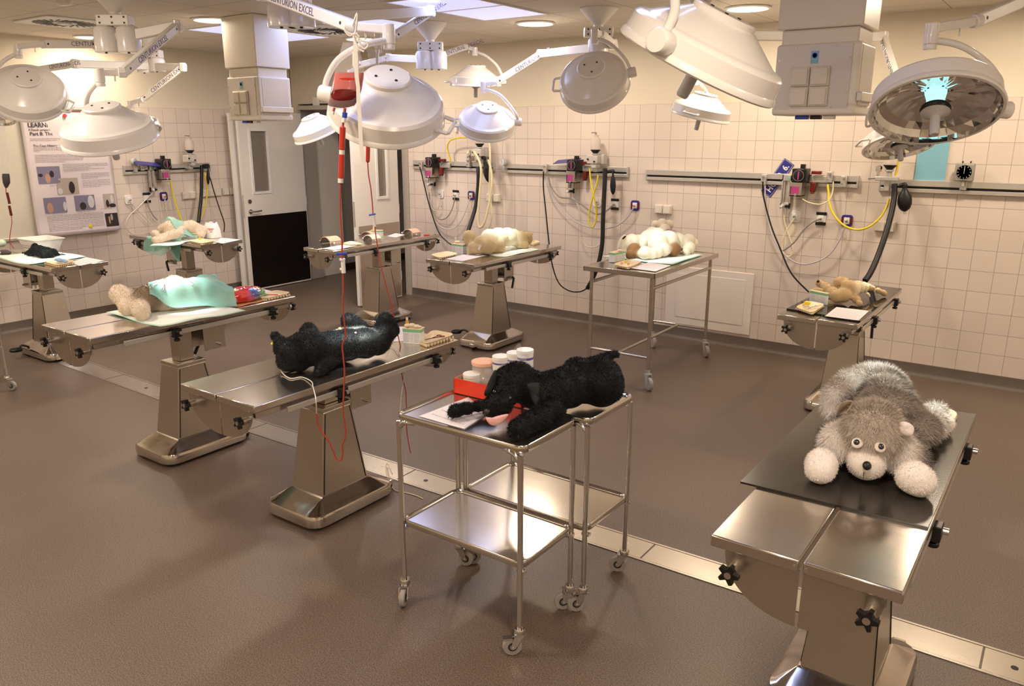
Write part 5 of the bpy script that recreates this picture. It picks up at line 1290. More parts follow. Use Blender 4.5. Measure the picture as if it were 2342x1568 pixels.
# ---- black dog across the two carts
TB = CT+.004
paper([(958,952),(1062,981),(1120,945),(1071,908)], CT-.003, 'white printed sheet under the black dog\'s paw on the nearer cart', 4)
BD = thing('plush_black_dog', 'large black plush dog with pink open mouth lying across the two carts', 'plush toy', tuple(at_z(1240,960,CT)))
K0 = (1,1,1)
rowsB = [(1128,932,27,1.55,K0,0),(1142,924,31,1.6,K0,0),(1158,898,34,1.9,K0,0),(1166,878,43,1.75,K0,0),(1185,868,42,1.85,K0,0),
  (1215,890,44,1.35,K0,0),(1245,900,48,1.1,K0,0),(1270,895,50,1.1,K0,0),(1300,885,50,1.1,K0,0),(1335,872,52,1.1,K0,0),(1370,868,54,1.08,K0,0),(1375,880,52,1.0,K0,0),(1320,850,34,1.9,K0,0),
  (1093,929,15,1.1,K0,0),(1068,934,17,1.05,K0,0),(1044,939,18,1.0,K0,0),(1033,945,12,.9,K0,0),(1120,925,16,1.2,K0,0),
  (1262,940,32,1.05,K0,0),(1235,955,29,1.05,K0,0),(1208,967,27,1.0,K0,0),(1187,980,26,.95,K0,0),(1175,990,17,.9,K0,0),
  (1355,830,16,4.2,K0,0),(1375,820,13,5.8,K0,0),(1393,814,13,6.2,K0,0),(1407,810,11,7.4,K0,0)]
bb = plush_body('body', blobs_of(TB, rowsB), TB, [(.006,.0055,.0055)], 'fur_black', BD, .0075, 7, fur=70000, flen=.0085, fw=.0010, comb=(.5,.2,-.5), var=.5, seed=5)
d0 = depth(surf(bb,1210,880)[0])-.01
ear_part('ear', [at_d(1206,880,d0), at_d(1228,874,d0), at_d(1252,885,d0+.01), at_d(1262,908,d0+.0), at_d(1255,932,d0), at_d(1238,940,d0), at_d(1222,925,d0-.01), at_d(1212,900,d0)], .010, 'fur_black', BD, (.016,.017,.018))
d1 = depth(surf(bb,1140,880)[0])+.02
ear_part('ear', [at_d(1134,846,d1), at_d(1124,858,d1), at_d(1112,885,d1), at_d(1107,900,d1-.01), at_d(1112,906,d1-.01), at_d(1124,898,d1-.01), at_d(1136,880,d1)], .010, 'fur_black', BD, (.010,.010,.010))
button('eye', bb, 1167, 910, 6, 'eye', BD); button('eye', bb, 1131, 896, 5, 'eye', BD)
button('nose', bb, 1114, 940, 9, 'nose_black', BD, .6)
dj = depth(surf(bb,1140,945)[0])-.004
ear_part('lower_jaw', [at_d(1111,955,dj-.03), at_d(1118,968,dj-.03), at_d(1130,973,dj-.02), at_d(1148,966,dj-.01), at_d(1163,947,dj), at_d(1140,950,dj), at_d(1124,955,dj-.01)], .009, 'pink', BD, (.8,.42,.38), label='pink felt lower jaw')
for px, py in ((1028,950),(1038,957),(1168,990),(1186,995)):
    p, nrm = surf(bb, px, py)
    if p is not None:
        b = MB(); b.cyl(p-nrm*.002, p+nrm*.010-Vector((0,0,.004)), .0035, 8, .001); b.build('claw', 'nose_black', BD)
# red box with tubs
a, c = at_z(1038,897,CT), at_z(1112,914,CT); dx = (c-a).normalized(); ny = Vector((-dx.y,dx.x,0)); L, D, H = .33, .15, .062
Mx = Matrix.Translation(a+Vector((0,0,0))) @ Matrix((dx, ny, Vector((0,0,1)))).transposed().to_4x4()
t = thing('red_box', 'open red cardboard box full of white tubs behind the black dog\'s head', 'box', tuple(a+dx*L/2+ny*D/2))
b = MB(); e = .003
for q in ((0,L,0,e),(0,L,D-e,D),(0,e,0,D),(L-e,L,0,D)): b.box(q[0],q[1],q[2],q[3],.0,H,Mx)
b.build('red_walls', 'red_card', t)
b = MB(); b.box(e,L-e,e,D-e,.001,.004,Mx); b.build('box_floor', 'cardboard', t)
b = MB()
for q in ((e,L-e,e,e+.0015),(e,L-e,D-e-.0015,D-e),(e,e+.0015,e,D-e)): b.box(*q,.004,H-.001,Mx)
b.build('inner_lining', 'cardboard', t, label='brown inner side of the red box')
def tub(u, v, r, z0, h, label, m='tub_white', bands=True, lid='tub_white'):
    c = Mx @ Vector((u, v, z0)); t = thing('tub', label, 'tub', tuple(c), group='white plastic tubs in the red box')
    M = Matrix.Translation(c)
    b = MB(); b.lathe([(r*.93,0),(r,.004),(r,h-.012)], 32, M); b.build('tub_body', m, t)
    b = MB(); b.lathe([(r*1.05,h-.014),(r*1.05,h-.002),(r*.98,h),(r*.2,h+.001)], 32, M); b.build('tub_lid', lid, t)
    if bands:
        b = MB()
        for z_, hh in ((.82,.05),(.55,.16),(.30,.18)): b.lathe([(r*1.004,h*z_-h*hh/2),(r*1.004,h*z_+h*hh/2)], 32, M, cap=False)
        b.build('blue_print', 'tub_ink', t)
tub(.055,.05,.035,.005,.075,'low white tub at the front left of the red box', bands=False)
tub(.075,.105,.048,.005,.118,'wide pink-tinted tub wrapped in film with a red mark', 'bottle_clear', False, 'pink_pad')
tub(.165,.10,.034,.005,.155,'nearest of the three blue-printed white tubs standing in the plastic bag')
tub(.215,.125,.031,.005,.172,'middle of the three blue-printed white tubs, between the other two')
tub(.262,.13,.033,.005,.190,'farthest right of the three blue-printed white tubs in the plastic bag')
c = Mx @ Vector((.16,.08,.05)); t = thing('plastic_bag', 'crumpled clear plastic bag around the tubs in the red box', 'plastic bag', tuple(Mx @ Vector((.2,.09,.02))))
b = MB(); rings = []; R = random.Random(9)
for j in range(14):
    v = j/13; ring = []
    for k in range(36):
        a_ = 2*PI*k/36; jt = 1+.12*noise.noise(Vector((math.cos(a_)*2.2, math.sin(a_)*2.2, v*5)))*2
        uu = .205+(.125-.02*v)*math.cos(a_)*jt*(1-.25*v**3); vv = .09+.065*math.sin(a_)*jt*(1-.3*v**3)
        ring.append(tuple(Mx @ Vector((uu-.02, vv, .012+(.10+.115*max(0,math.cos(a_)))*v))))
    rings.append(ring)
b.loft(rings, cap=False); b.build('film', 'bag_film', t, smooth=60)

# ---- black bear on the middle table
T3 = TABLES['T3']
BB = thing('plush_black_bear', 'black plush dog lying on its back with raised paws and a shaved, lamp-lit grey belly', 'plush toy', tuple(at_z(760,840,T3)))
rowsC = [(630,769,13,4.4,K0,0),(640,782,17,3.3,K0,0),(652,796,24,2.1,K0,0),(668,812,34,1.25,K0,0),(683,800,36,1.3,K0,0),(685,828,24,.95,K0,0),(696,792,36,1.3,K0,0),(640,800,16,2.2,K0,0),(657,825,26,1.05,K0,0),
 (722,798,40,1.15,K0,0),(698,762,16,3.6,K0,0),(706,752,17,3.7,K0,0),(714,762,17,3.2,K0,0),(760,793,38,1.2,K0,0),(795,788,38,1.2,K0,0),(835,785,36,1.2,K0,0),
 (783,795,34,1.0,K0,0),(768,812,26,.95,K0,0),(750,828,20,.95,K0,0),(735,843,17,.9,K0,0),(728,852,12,.9,K0,0),
 (797,733,19,4.5,K0,0),(812,740,19,4.0,K0,0),(826,748,17,3.6,K0,0),
 (862,782,32,1.15,K0,0),(880,762,26,2.1,K0,0),(878,742,21,3.5,K0,0),(895,755,20,2.6,K0,0),(880,728,16,5.6,K0,0),(894,738,15,5.0,K0,0),
 (790,766,24,2.55,(1.7,1.7,.45),1),(818,763,24,2.6,(1.7,1.7,.45),1),(765,770,18,3.4,(1.5,1.5,.45),1)]
b3 = plush_body('body', blobs_of(T3, rowsC), T3, [(.007,.007,.008),(.38,.39,.37)], 'fur_black', BB, .0095, 6, fur=32000, flen=.008, fw=.0013, comb=(0,.4,-.4), var=.4, seed=6)  # belly grey: shaved patch, its colour brightened to carry the lamp's light
button('eye', b3, 652, 788, 3, 'eye', BB); button('muzzle_patch', b3, 614, 785, 4, 'yellow', BB, .5)
button('wound_clip', b3, 777, 752, 4, 'orange_cloth', BB, 1.0, label='small orange red patch on the belly'); button('wound_clip', b3, 813, 761, 3, 'pink', BB, 1.0, label='small pink patch on the flank')
t, M, L = box_px((922,785),(963,788), T3, .080, .05, 'white carton with green stripe carrying gloves beside the black plush dog')
t = thing('latex_gloves', 'crumpled cream latex gloves on the green-striped carton beside the black plush dog', 'gloves', tuple(M @ Vector((L/2,.02,.085))))
b = MB(); lumps(b, [(.02,.02,.095,.018,1),(.045,.02,.098,.02,.8),(.07,.022,.093,.018,.9),(.088,.02,.092,.012,.9)], M); b.build('glove_folds', 'glove', t, smooth=80)
t = thing('amber_bottle', 'small amber bottle with pale cap standing on the green-striped carton', 'bottle', tuple(M @ Vector((.012,.035,.084))))
b = MB(); b.lathe([(.011,.084),(.012,.09),(.008,.115),(.005,.120)], 20, M @ Matrix.Translation((.012,.035,0))); b.build('bottle_body', 'amber', t)
b = MB(); b.lathe([(.006,.120),(.006,.132),(.004,.134)], 16, M @ Matrix.Translation((.012,.035,0))); b.build('bottle_cap', 'glove', t)
tray_px([(958,779),(975,786),(1043,764),(990,754)], T3, 'beige foam tray with red-handled forceps at the end of the centre table', .024)
forceps(at_z(1008,769,T3+.01), at_z(972,778,T3+.01), Vector((0,0,1)), 'steel forceps with reddish rings in the tray on the centre table', 'dark_red')
paper([(893,783),(935,778),(935,748),(908,746)], T3, 'white sheet half hidden behind the carton on the centre table', 6)

# ---- bear under the drape (table 2)
T2 = TABLES['T2']
pad([(250,717),(369,748),(556,713),(430,688)], T2, 'white absorbent pad under the large draped bear', .006)
BR = thing('plush_bear', 'big cream plush bear on its back under the mint drape, paws sticking out', 'plush toy', tuple(at_z(400,715,T2)))
W0, BRN = 0, 1
rowsD = [(272,671,22,2.0,(1,1,1),0),(281,680,22,1.7,(1,1,1),0),(292,704,19,1.1,(1.2,1,1),0),(323,712,22,1.0,(1,.8,1.1),0),(318,695,20,1.3,(1,1,1),0),(312,680,22,1.6,(1,1,1),1),(338,682,30,1.25,(1,1,1),1),
 (372,679,35,.9,(1,1,1),0),(410,674,37,.92,(1,1,1),0),(440,672,36,.92,(1,1,1),0),(470,675,33,.85,(1,1,1),2),(495,672,28,.9,(1,1,1),2),(510,685,20,.85,(1,1,1),0),(531,683,13,1.3,(1,1,1),0),(527,690,12,1.0,(1,1,1),0),
 (488,640,12,4.3,(1,1,1),0),(478,645,14,3.4,(1,1,1),0),(465,650,18,2.4,(1,1,1),0),(400,655,26,2.0,(1,1,1),0)]
bD = blobs_of(T2, rowsD, [(0,4),(1,2),(3,4),(2,6),(4,5),(6,7),(15,16),(16,17),(11,14),(13,12),(13,14)])
br = plush_body('body', bD, T2, [(.74,.63,.50),(.22,.16,.10),(.40,.38,.33)], 'fur', BR, .010, 6, fur=26000, flen=.007, fw=.0014, comb=(0,0,-.4), var=.12, seed=8)
def drape(label, blobs, x0, x1, y0, y1, T, edge=None, rot=0, n=46, seed=1, m='drape', tent=40, hole=None):
    """cloth relaxed over the body; edge=(axis,value,sign): beyond it the cloth hangs"""
    C = np.array([list(c) for c,*_ in blobs]); S = np.array([[r*s[0], r*s[1], r*s[2]] for _,r,s,_ in blobs])
    xs = np.linspace(x0, x1, n); ys = np.linspace(y0, y1, n); X, Y = np.meshgrid(xs, ys)
    cx, cy_ = (x0+x1)/2, (y0+y1)/2; Xr = cx+(X-cx)*math.cos(rot)-(Y-cy_)*math.sin(rot); Yr = cy_+(X-cx)*math.sin(rot)+(Y-cy_)*math.cos(rot)
    H = np.full(X.shape, T+.006)
    for c, s in zip(C, S):
        q = 1-((Xr-c[0])/(s[0]*1.04))**2-((Yr-c[1])/(s[1]*1.04))**2
        H = np.where(q > 0, np.maximum(H, c[2]+s[2]*1.03*np.sqrt(np.maximum(q,0))+.005), H)
    Z = H.copy()
    for _ in range(tent):
        P = np.pad(Z, 1, mode='edge'); A = (P[:-2,1:-1]+P[2:,1:-1]+P[1:-1,:-2]+P[1:-1,2:])/4; Z = np.maximum(H, A)
    g = np.array([[noise.noise(Vector((x*9, y*9, seed))) for x in xs] for y in ys]); g2 = np.array([[abs(noise.noise(Vector((x*6+y*9, y*4-x*5, seed+7)))) for x in xs] for y in ys])
    Z += .012*g*(Z > T+.02)+.014*(.35-g2)*(Z > T+.02)
    Z = np.maximum(Z, H)
    t = thing('surgical_drape', label, 'drape', (cx, cy_, T), group='mint green see-through surgical drapes')
    rows = []
    for i in range(n):
        r_ = []
        for j in range(n):
            x, y, z = Xr[i,j], Yr[i,j], Z[i,j]
            if edge:
                ax, val, sg = edge; over = ((x if ax == 0 else y)-val)*sg
                if over > 0:
                    z = z-over; f = val+sg*(.004+.14*over+.01*math.sin(30*(y if ax == 0 else x)))
                    if ax == 0: x = f
                    else: y = f
            r_.append((x, y, z))
        rows.append(r_)
    if hole:
        b = MB(); b.quadstrip(rows); F_ = []
        for f in b.f:
            c = [sum(b.v[k][q] for k in f)/4 for q in (0,1)]
            if ((c[0]-hole[0])/hole[2])**2+((c[1]-hole[1])/hole[3])**2 > 1: F_.append(f)
        b.f = F_; b.mi = [0]*len(F_)
    else: b = MB(); b.quadstrip(rows)
    return b.build('cloth', m, t, smooth=60)
hc = bD[8][0]
dr2 = drape('mint green drape over the large bear on the table in the left middle', [q for q in bD[4:] if True], 3.69, 4.075, -4.245, -3.80, T2, rot=-.50, seed=3, hole=(hc.x-.02, hc.y+.03, .075, .095))
for (a, c, l, mm) in (((338,657),(364,644),'steel forceps clipped to the left side of the drape opening','chrome'),((373,666),(377,648),'reddish-ringed forceps clipped below the drape opening','dark_red'),((443,653),(430,640),'dark slim forceps right of the drape opening','steel')):
    pa, na = surf(dr2, *a); pc, nc = surf(dr2, *c)
    if pa is not None:
        if pc is None: pc = at_d(*c, depth(pa))
        forceps(pa+na*.004*(1 if na.dot(CAM-pa) > 0 else -1), pc+Vector((0,0,.006)), na if na.z > 0 else -na, l, mm)
sheet_px('orange_cloth', [(528,698),(546,702),(607,688),(585,681)], T2, 'orange_cloth', 'orange cloth under the bag of sweets', 'cloth', .004, .002)
p = at_z(558,690,T2+.006); CB = thing('candy_bag', 'shiny bag of colourful sweets beside the draped bear', 'bag of sweets', tuple(p))
b = MB(); R = random.Random(4)
ax_ = (at_z(588,684,T2)-at_z(528,694,T2)).normalized(); az = Vector((-ax_.y, ax_.x, 0)); Mc = Matrix.Translation(p+Vector((0,0,.045))) @ Matrix((ax_, az, Vector((0,0,1)))).transposed().to_4x4()
b.ball((0,0,0), .135, .075, .046, 40, 24, Mc); o = b.build('wrapper', 'fur', CB, smooth=80)
o.data.materials.clear(); mat('candy_wrap', rough=.12, attr='col', coat=.7); o.data.materials.append(MATS['candy_wrap'])
ca = o.data.color_attributes.new('col', 'FLOAT_COLOR', 'POINT'); CC_ = [(.75,.12,.28),(.7,.03,.03),(.8,.5,.04),(.10,.16,.42),(.75,.10,.10),(.12,.35,.15)]
cen = [(R.uniform(-.13,.13), R.uniform(-.07,.07), R.uniform(-.04,.05), R.choice(CC_)) for _ in range(46)]
for i, v in enumerate(o.data.vertices):
    q = Mc.inverted() @ (WM[o.name] @ v.co); k = min(cen, key=lambda c: (q.x-c[0])**2+(q.y-c[1])**2+(q.z-c[2])**2); ca.data[i].color = (*k[3], 1)
    v.co += v.co.normalized()*R.uniform(-.004,.004)
paper([(556,664),(590,672),(626,667),(591,658)], T2, 'white sheet behind the sweets on the table in the left middle', 5)
tray_px([(586,679),(603,684),(668,669),(630,663)], T2, 'pale foam tray with a green pen near the end of the table with the sweets', .016)
t = thing('green_marker', 'small green capped marker lying on the pale tray beside the sweets', 'pen', tuple(at_z(600,675,T2+.018)))
b = MB(); q = at_z(600,674,T2+.02); r_ = at_z(640,674,T2+.02); b.cyl(q, q.lerp(r_,.3), .010, 10, .006); b.build('green_cap', 'box_green', t); b = MB(); b.cyl(q.lerp(r_,.3), q.lerp(r_,.9), .003, 8); b.build('red_shaft', 'candy_red', t)

# ---- small white draped bear by the poster wall (table 0)
T0 = TABLES['T0']
pad([(345,563),(408,561),(440,549),(372,545)], T0, 'white absorbent pad under the small draped bear by the left wall', .004)
WBR = thing('plush_white_bear', 'white plush bear lying under a mint drape near the door, one arm outstretched', 'plush toy', tuple(at_z(400,555,T0)))
rowsE = [(356,549,9.5,1.0,K0,0),(366,546,10,1.1,K0,0),(380,541,10.5,1.3,K0,0),(395,537,11,1.5,K0,0),(410,534,11,1.7,K0,0),(392,524,20,1.35,K0,0),(375,526,15,1.6,K0,0),(410,522,17,1.6,K0,0),(437,519,16,1.8,K0,0),(447,522,13,1.9,K0,0),(424,524,14,1.7,K0,0),(462,527,12,1.5,K0,0),(459,537,10,1.2,K0,0),(392,508,12,3.4,K0,0),(355,535,10,2.0,K0,0)]
bE = blobs_of(T0, rowsE, [(0,2),(2,4),(4,7),(5,6),(7,8),(8,11),(11,12)])
plush_body('body', bE, T0, [(.76,.64,.50)], 'fur', WBR, .011, 5, fur=14000, flen=.007, fw=.002, comb=(0,0,-.4), var=.12, seed=9)
ed = -2.29-.22
dr0 = drape('mint green drape over the small bear by the left wall, hanging over the table edge', [bE[k] for k in (5,6,7,14,13)], .78, 1.40, -2.68, -2.24, T0, edge=(1, ed, -1), rot=-.12, seed=5, n=40, hole=(1.16,-2.44,.07,.06))
box_px((427,549),(452,550), T0, .062, .05, 'white carton with green stripe by the small draped bear')
tray_px([(428,550),(461,557),(495,550),(461,545)], T0, 'beige foam tray with a yellow cap by the small draped bear', .02)
t = thing('yellow_cap', 'tiny yellow cap in the foam tray by the left wall', 'cap', tuple(at_z(457,548,T0+.01))); q = at_z(457,548,T0+.012)
b = MB(); b.cyl(q, q+Vector((0,0,.018)), .011, 12); b.build('cap_body', 'yellow', t)
paper([(495,554),(509,557),(551,548),(505,543)], T0, 'white sheet at the door end of the table by the left wall', 4)
p = at_z(486,543,T0); WBG = thing('carry_bag', 'crumpled white bag with red print standing near the door end of the table', 'bag', tuple(p))
b = MB(); rings = []
for j in range(8):
    v = j/7; rings.append([(p.x+(.072-.022*v**2)*math.copysign(abs(math.cos(a))**.6,math.cos(a))*(1+.08*noise.noise(Vector((a,v*3,1)))), p.y+(.075-.03*v**2)*math.copysign(abs(math.sin(a))**.6,math.sin(a)), p.z+.002+.135*v+.012*math.sin(3*a)*v) for a in [2*PI*k/28 for k in range(28)]])
b.loft(rings); b.build('bag_body', 'tub_white', WBG, smooth=70)
ob = WBG.children[0] if WBG.children else None
b = MB(); o_ = RIGHT.copy(); o_.z = 0; o_.normalize(); fr = Vector((-FWD.x,-FWD.y,0)).normalized()
for k, (u0_, u1_, z_) in enumerate(((-.01,.05,.088),(0,.04,.078),(.01,.035,.060),(-.05,-.02,.05))):
    A = p+fr*.078+o_*u0_+Vector((0,0,z_)); B_ = p+fr*.078+o_*u1_+Vector((0,0,z_)); b.add([A,B_,B_+Vector((0,0,.006)),A+Vector((0,0,.006))], [(0,1,2,3)])
b.build('red_print', 'candy_red', WBG, smooth=0)

# ---- beige dog (middle back table)
TM = TABLES['mid']
pad([(1100,580),(1156,588),(1232,571),(1180,560)], TM, 'white absorbent pad under the beige plush dog')
BG = thing('plush_beige_dog', 'beige plush dog lying on its belly side with bright white lit back, middle back table', 'plush toy', tuple(at_z(1140,580,TM)))
rowsF = [(1073,541,15.5,2.4,K0,1),(1075,552,14,1.9,K0,1),(1082,565,13,1.3,K0,1),(1086,575,7.5,1.0,K0,1),(1075,577,6.5,.9,K0,1),(1095,568,14,1.1,K0,1),(1100,555,17,1.6,K0,1),
 (1115,562,20,1.05,K0,1),(1135,560,19,1.05,K0,1),(1145,567,12,.95,K0,1),(1120,545,22,1.6,K0,0),(1140,543,23,1.5,K0,0),(1160,542,22,1.4,K0,0),(1175,543,20,1.35,K0,0),(1190,545,18,1.3,K0,1),(1203,545,16,1.35,K0,1),(1187,556,12,1.2,K0,1),(1200,560,10,1.0,K0,1),(1208,537,8,3.6,K0,1)]
bg = plush_body('body', blobs_of(TM, rowsF), TM, [(.78,.70,.50),(.52,.40,.22)], 'fur', BG, .009, 4, fur=9000, flen=.004, fw=.002, var=.1, seed=11)  # first tone paints lamplight onto the back; second is the beige plush
dE = depth(surf(bg,1206,540)[0])
ear_part('ear', [at_d(1205,534,dE), at_d(1212,530,dE), at_d(1220,533,dE), at_d(1214,540,dE), at_d(1207,543,dE)], .006, 'fur', BG, (.52,.40,.22))
q, nq = surf(bg, 1097, 566)
if q: b = MB(); b.box(-.009,.009,-.001,.001,-.022,.022, Matrix.Translation(q-FWD*.012) @ Matrix.Rotation(-YAW,4,'Z') @ Matrix.Rotation(.4,4,'Y')); b.build('care_label', 'plush_label', BG, label='white sewn-in care label')
box_px((1033,577),(1059,580), TM, .075, .05, 'white carton with green stripe by the beige plush dog\'s paws')
q = at_z(1045,577,TM); q.z = TM+.079; q = Vector(q); t = thing('latex_gloves', 'cream latex gloves on the carton by the beige plush dog', 'gloves', tuple(q))
b = MB(); b.ball(q+Vector((-.01,.02,.01)), .03,.02,.012,12,8); b.ball(q+Vector((-.03,.02,.03)), .008,.008,.022,10,8); b.build('glove_folds', 'glove', t, smooth=80)
tray_px([(983,582),(1007,590),(1050,580),(1022,574)], TM, 'pale foam tray at the near end of the beige dog\'s table', .014)
tray_px([(1208,553),(1219,558),(1236,553),(1225,549)], TM, 'pale foam tray behind the beige plush dog\'s head', .016)
paper([(1018,592),(1060,597),(1104,586),(1061,582)], TM, 'white sheet at the near end of the beige dog\'s table', 4)

# ---- cream and brown dog on the trolley
TT = TABLES['tro']
pad([(1383,587),(1535,605),(1603,583),(1487,571)], TT, 'white absorbent pad under the cream and brown plush dog on the trolley')
CD = thing('plush_spotted_dog', 'cream plush dog with brown patches and a purple belly panel on the trolley table', 'plush toy', tuple(at_z(1490,590,TT)))
CR, BN, PU = 0, 1, 2
rowsG = [(1432,556,16,1.7,K0,0),(1428,562,12,1.5,K0,0),(1445,551,17,1.8,K0,0),(1458,549,13,2.3,K0,0),(1470,557,12,2.0,K0,0),(1450,572,17,1.05,K0,1),(1441,583,11,.9,K0,1),(1459,582,11,.9,K0,1),(1475,578,16,1.05,K0,0),
 (1482,543,18,2.0,K0,0),(1492,536,18,2.3,K0,0),(1505,540,20,2.0,K0,0),(1500,514,11,5.0,K0,0),(1514,511,12,5.1,K0,0),(1530,514,12,4.8,K0,0),(1520,525,14,3.6,K0,0),
 (1505,556,24,1.3,K0,0),(1528,552,25,1.3,K0,0),(1546,552,22,1.35,K0,0),(1530,534,16,2.9,(1.5,1.2,.6),2),(1541,538,13,3.0,(1.3,1.2,.6),2),(1541,570,17,1.05,K0,1),(1552,560,15,1.4,K0,1),
 (1491,580,13.5,1.05,K0,0),(1503,576,15,1.1,K0,0),(1518,571,16,1.2,K0,0),(1562,556,17,1.5,K0,0),(1574,551,17,1.6,K0,0),(1577,566,14,1.2,K0,0),(1570,575,10,1.0,K0,0),(1583,556,14,1.3,K0,0)]
cdg = plush_body('body', blobs_of(TT, rowsG), TT, [(.78,.70,.55),(.22,.10,.03),(.14,.01,.06)], 'fur', CD, .008, 4, fur=9000, flen=.004, fw=.0018, var=.1, seed=12)
dE = depth(surf(cdg,1430,552)[0])
ear_part('ear', [at_d(1411,566,dE), at_d(1416,548,dE), at_d(1428,536,dE), at_d(1432,541,dE), at_d(1422,552,dE), at_d(1414,568,dE)], .007, 'fur', CD, (.78,.70,.55), label='long cream ear with black lining')
ear_part('ear_lining', [at_d(1423,545,dE-.012), at_d(1429,539,dE-.012), at_d(1432,541,dE-.012), at_d(1426,547,dE-.012)], .004, 'fur', CD, (.02,.015,.015))
box_px((1405,600),(1430,594), TT, .070, .05, 'white carton with green stripe by the cream and brown plush dog\'s ear')
q = at_z(1412,598,TT); q.z = TT+.074; t = thing('latex_gloves', 'cream latex gloves on the carton on the trolley table', 'gloves', tuple(q))
b = MB(); b.ball(q+Vector((.015,.02,.008)), .032,.018,.012,12,8); b.ball(q+Vector((.03,.03,.03)), .010,.008,.03,10,8); b.build('glove_folds', 'glove', t, smooth=80)
tray_px([(1400,604),(1437,612),(1470,598),(1435,593)], TT, 'pale foam tray with yellow and pink bits on the trolley table', .016)
for (x, y, m_, l) in ((1432,599,'yellow','yellow sponge cube in the tray on the trolley table'),(1422,603,'pink','pink sponge piece in the tray on the trolley table'),(1437,604,'pink','small pink swab in the tray on the trolley table')):
    q = at_z(x, y, TT+.012); t = thing('sponge', l, 'sponge', tuple(q), group='bits in the trolley tray'); b = MB(); b.cbox((q.x,q.y,q.z+.004), .022 if m_ == 'yellow' else .016, .016, .016); b.build('foam_piece', m_, t, bevel=.004)
paper([(1439,613),(1499,621),(1535,607),(1483,600)], TT, 'white sheet at the near edge of the trolley table', 4)

# ---- tan dog on the glossy mat (right back table)
TR = TABLES['R2']
sheet_px('glass_board', [(1799,708),(1968,737),(2062,662),(1925,646)], TR, 'mat_gloss', 'glossy black board under the small tan plush dog on the right back table', 'board', .008)
TR += .0095
TD = thing('plush_tan_dog', 'small tan plush dog on its back on the glossy black board', 'plush toy', tuple(at_z(1940,690,TR)))
rowsI = [(1873,647,8.5,4.2,K0,0),(1880,650,9.5,3.5,K0,0),(1888,655,11,2.8,K0,0),(1895,663,14,1.8,K0,0),(1905,671,16,1.25,K0,0),(1915,677,16,1.1,K0,0),(1930,674,18,1.15,K0,0),
 (1915,645,10,4.5,K0,0),(1922,642,11,4.3,K0,0),(1932,647,13,3.3,K0,0),(1940,656,17,2.2,K0,0),(1950,660,18,1.8,K0,1),(1962,657,16,1.9,K0,1),(1975,656,12,2.3,K0,1),(1985,656,9,2.8,K0,0),(1995,659,7.5,2.9,K0,0),(2008,664,7.5,2.0,K0,0),(2020,669,7.5,1.3,K0,0),(2024,672,6,1.1,K0,0),
 (1953,676,11,1.5,K0,0),(1959,685,10,1.2,K0,0),(1965,693,8,1.0,K0,0),(1978,664,6,3.3,K0,1),(1984,672,5,3.0,K0,1),(1988,677,4,2.6,K0,1)]
td = plush_body('body', blobs_of(TR, rowsI), TR, [(.58,.42,.22),(.80,.70,.46)], 'fur', TD, .0065, 4, fur=9000, flen=.004, fw=.0014, var=.1, seed=13)
button('nose', td, 1871, 643, 3.4, 'nose_black', TD, .6)
dE = depth(surf(td,1885,655)[0])
ear_part('ear', [at_d(1856,662,dE), at_d(1866,658,dE), at_d(1880,660,dE), at_d(1890,668,dE), at_d(1872,668,dE), at_d(1858,667,dE)], .006, 'fur', TD, (.58,.42,.22))
q = at_z(1900,692,TR+.006); dE = depth(q)
ear_part('ear', [at_d(1888,688,dE), at_d(1900,689,dE), at_d(1910,690,dE), at_d(1911,694,dE), at_d(1900,697,dE), at_d(1890,694,dE)], .006, 'fur', TD, (.64,.50,.32))
t, M, L = box_px((1850,690),(1889,698), TR, .072, .018, 'open carton lid with green stripe standing behind the tray on the right back table')
tray_px([(1817,702),(1858,716),(1888,696),(1851,688)], TR, 'pale foam tray with scissors and yellow sponge on the glossy black board', .014)
forceps(at_z(1845,704,TR+.012), at_z(1878,699,TR+.014), Vector((0,0,1)), 'steel forceps with copper rings in the tray on the glossy black board', 'steel')
q = at_z(1846,695,TR+.016); t = thing('sponge', 'bright yellow sponge in the tray on the glossy black board', 'sponge', tuple(q)); b = MB(); b.ball(q+Vector((0,0,.006)), .020,.016,.014,12,8); b.build('foam_piece', 'yellow', t, smooth=50)
paper([(1886,723),(1964,733),(1988,711),(1913,702)], TR, 'white sheet on the glossy black board at the right back table', 6)

# ---- small black cat (table 1)
T1 = TABLES['T1']
pad([(-14,588),(63,606),(193,588),(120,574)], T1, 'white absorbent pad under the small black plush cat', .005)
BC = thing('plush_black_cat', 'small black plush cat lying on its side at the left picture edge', 'plush toy', tuple(at_z(90,585,T1)))
rowsJ = [(52,578,3.6,1.2,K0,0),(58,579,4.5,1.2,K0,0),(65,579,7,1.1,K0,0),(74,576,9.5,1.15,K0,0),(83,572,13,1.15,K0,0),(90,574,14,1.1,K0,0),(100,577,14,1.05,K0,0),(112,578,12.5,1.05,K0,0),(122,577,9.5,1.2,K0,0),(80,563,8,2.6,K0,0),(133,582,4.5,1.2,K0,0),(142,582,4,1.0,K0,1),(149,583,3.2,1.0,K0,0),(100,586,8,.9,K0,0),(118,585,7,.9,K0,0)]
plush_body('body', blobs_of(T1, rowsJ), T1, [(.010,.011,.012),(.10,.12,.14)], 'fur_black', BC, .009, 5, fur=9000, flen=.005, fw=.002, var=.3, seed=14)
tray_px([(98,598),(132,607),(174,597),(136,590)], T1, 'beige foam tray with blue gloves beside the small black plush cat', .022)
q = at_z(140,597,T1+.02); t = thing('blue_gloves', 'crumpled blue gloves in the foam tray at the left picture edge', 'gloves', tuple(q))
b = MB()
for k in range(7): b.ball(q+Vector((-.07+.023*k, .01*math.sin(k*2.1), .006+.004*math.sin(k*1.7))), .022,.018,.010,12,8)
b.build('glove_folds', 'blue_glove', t, smooth=80)
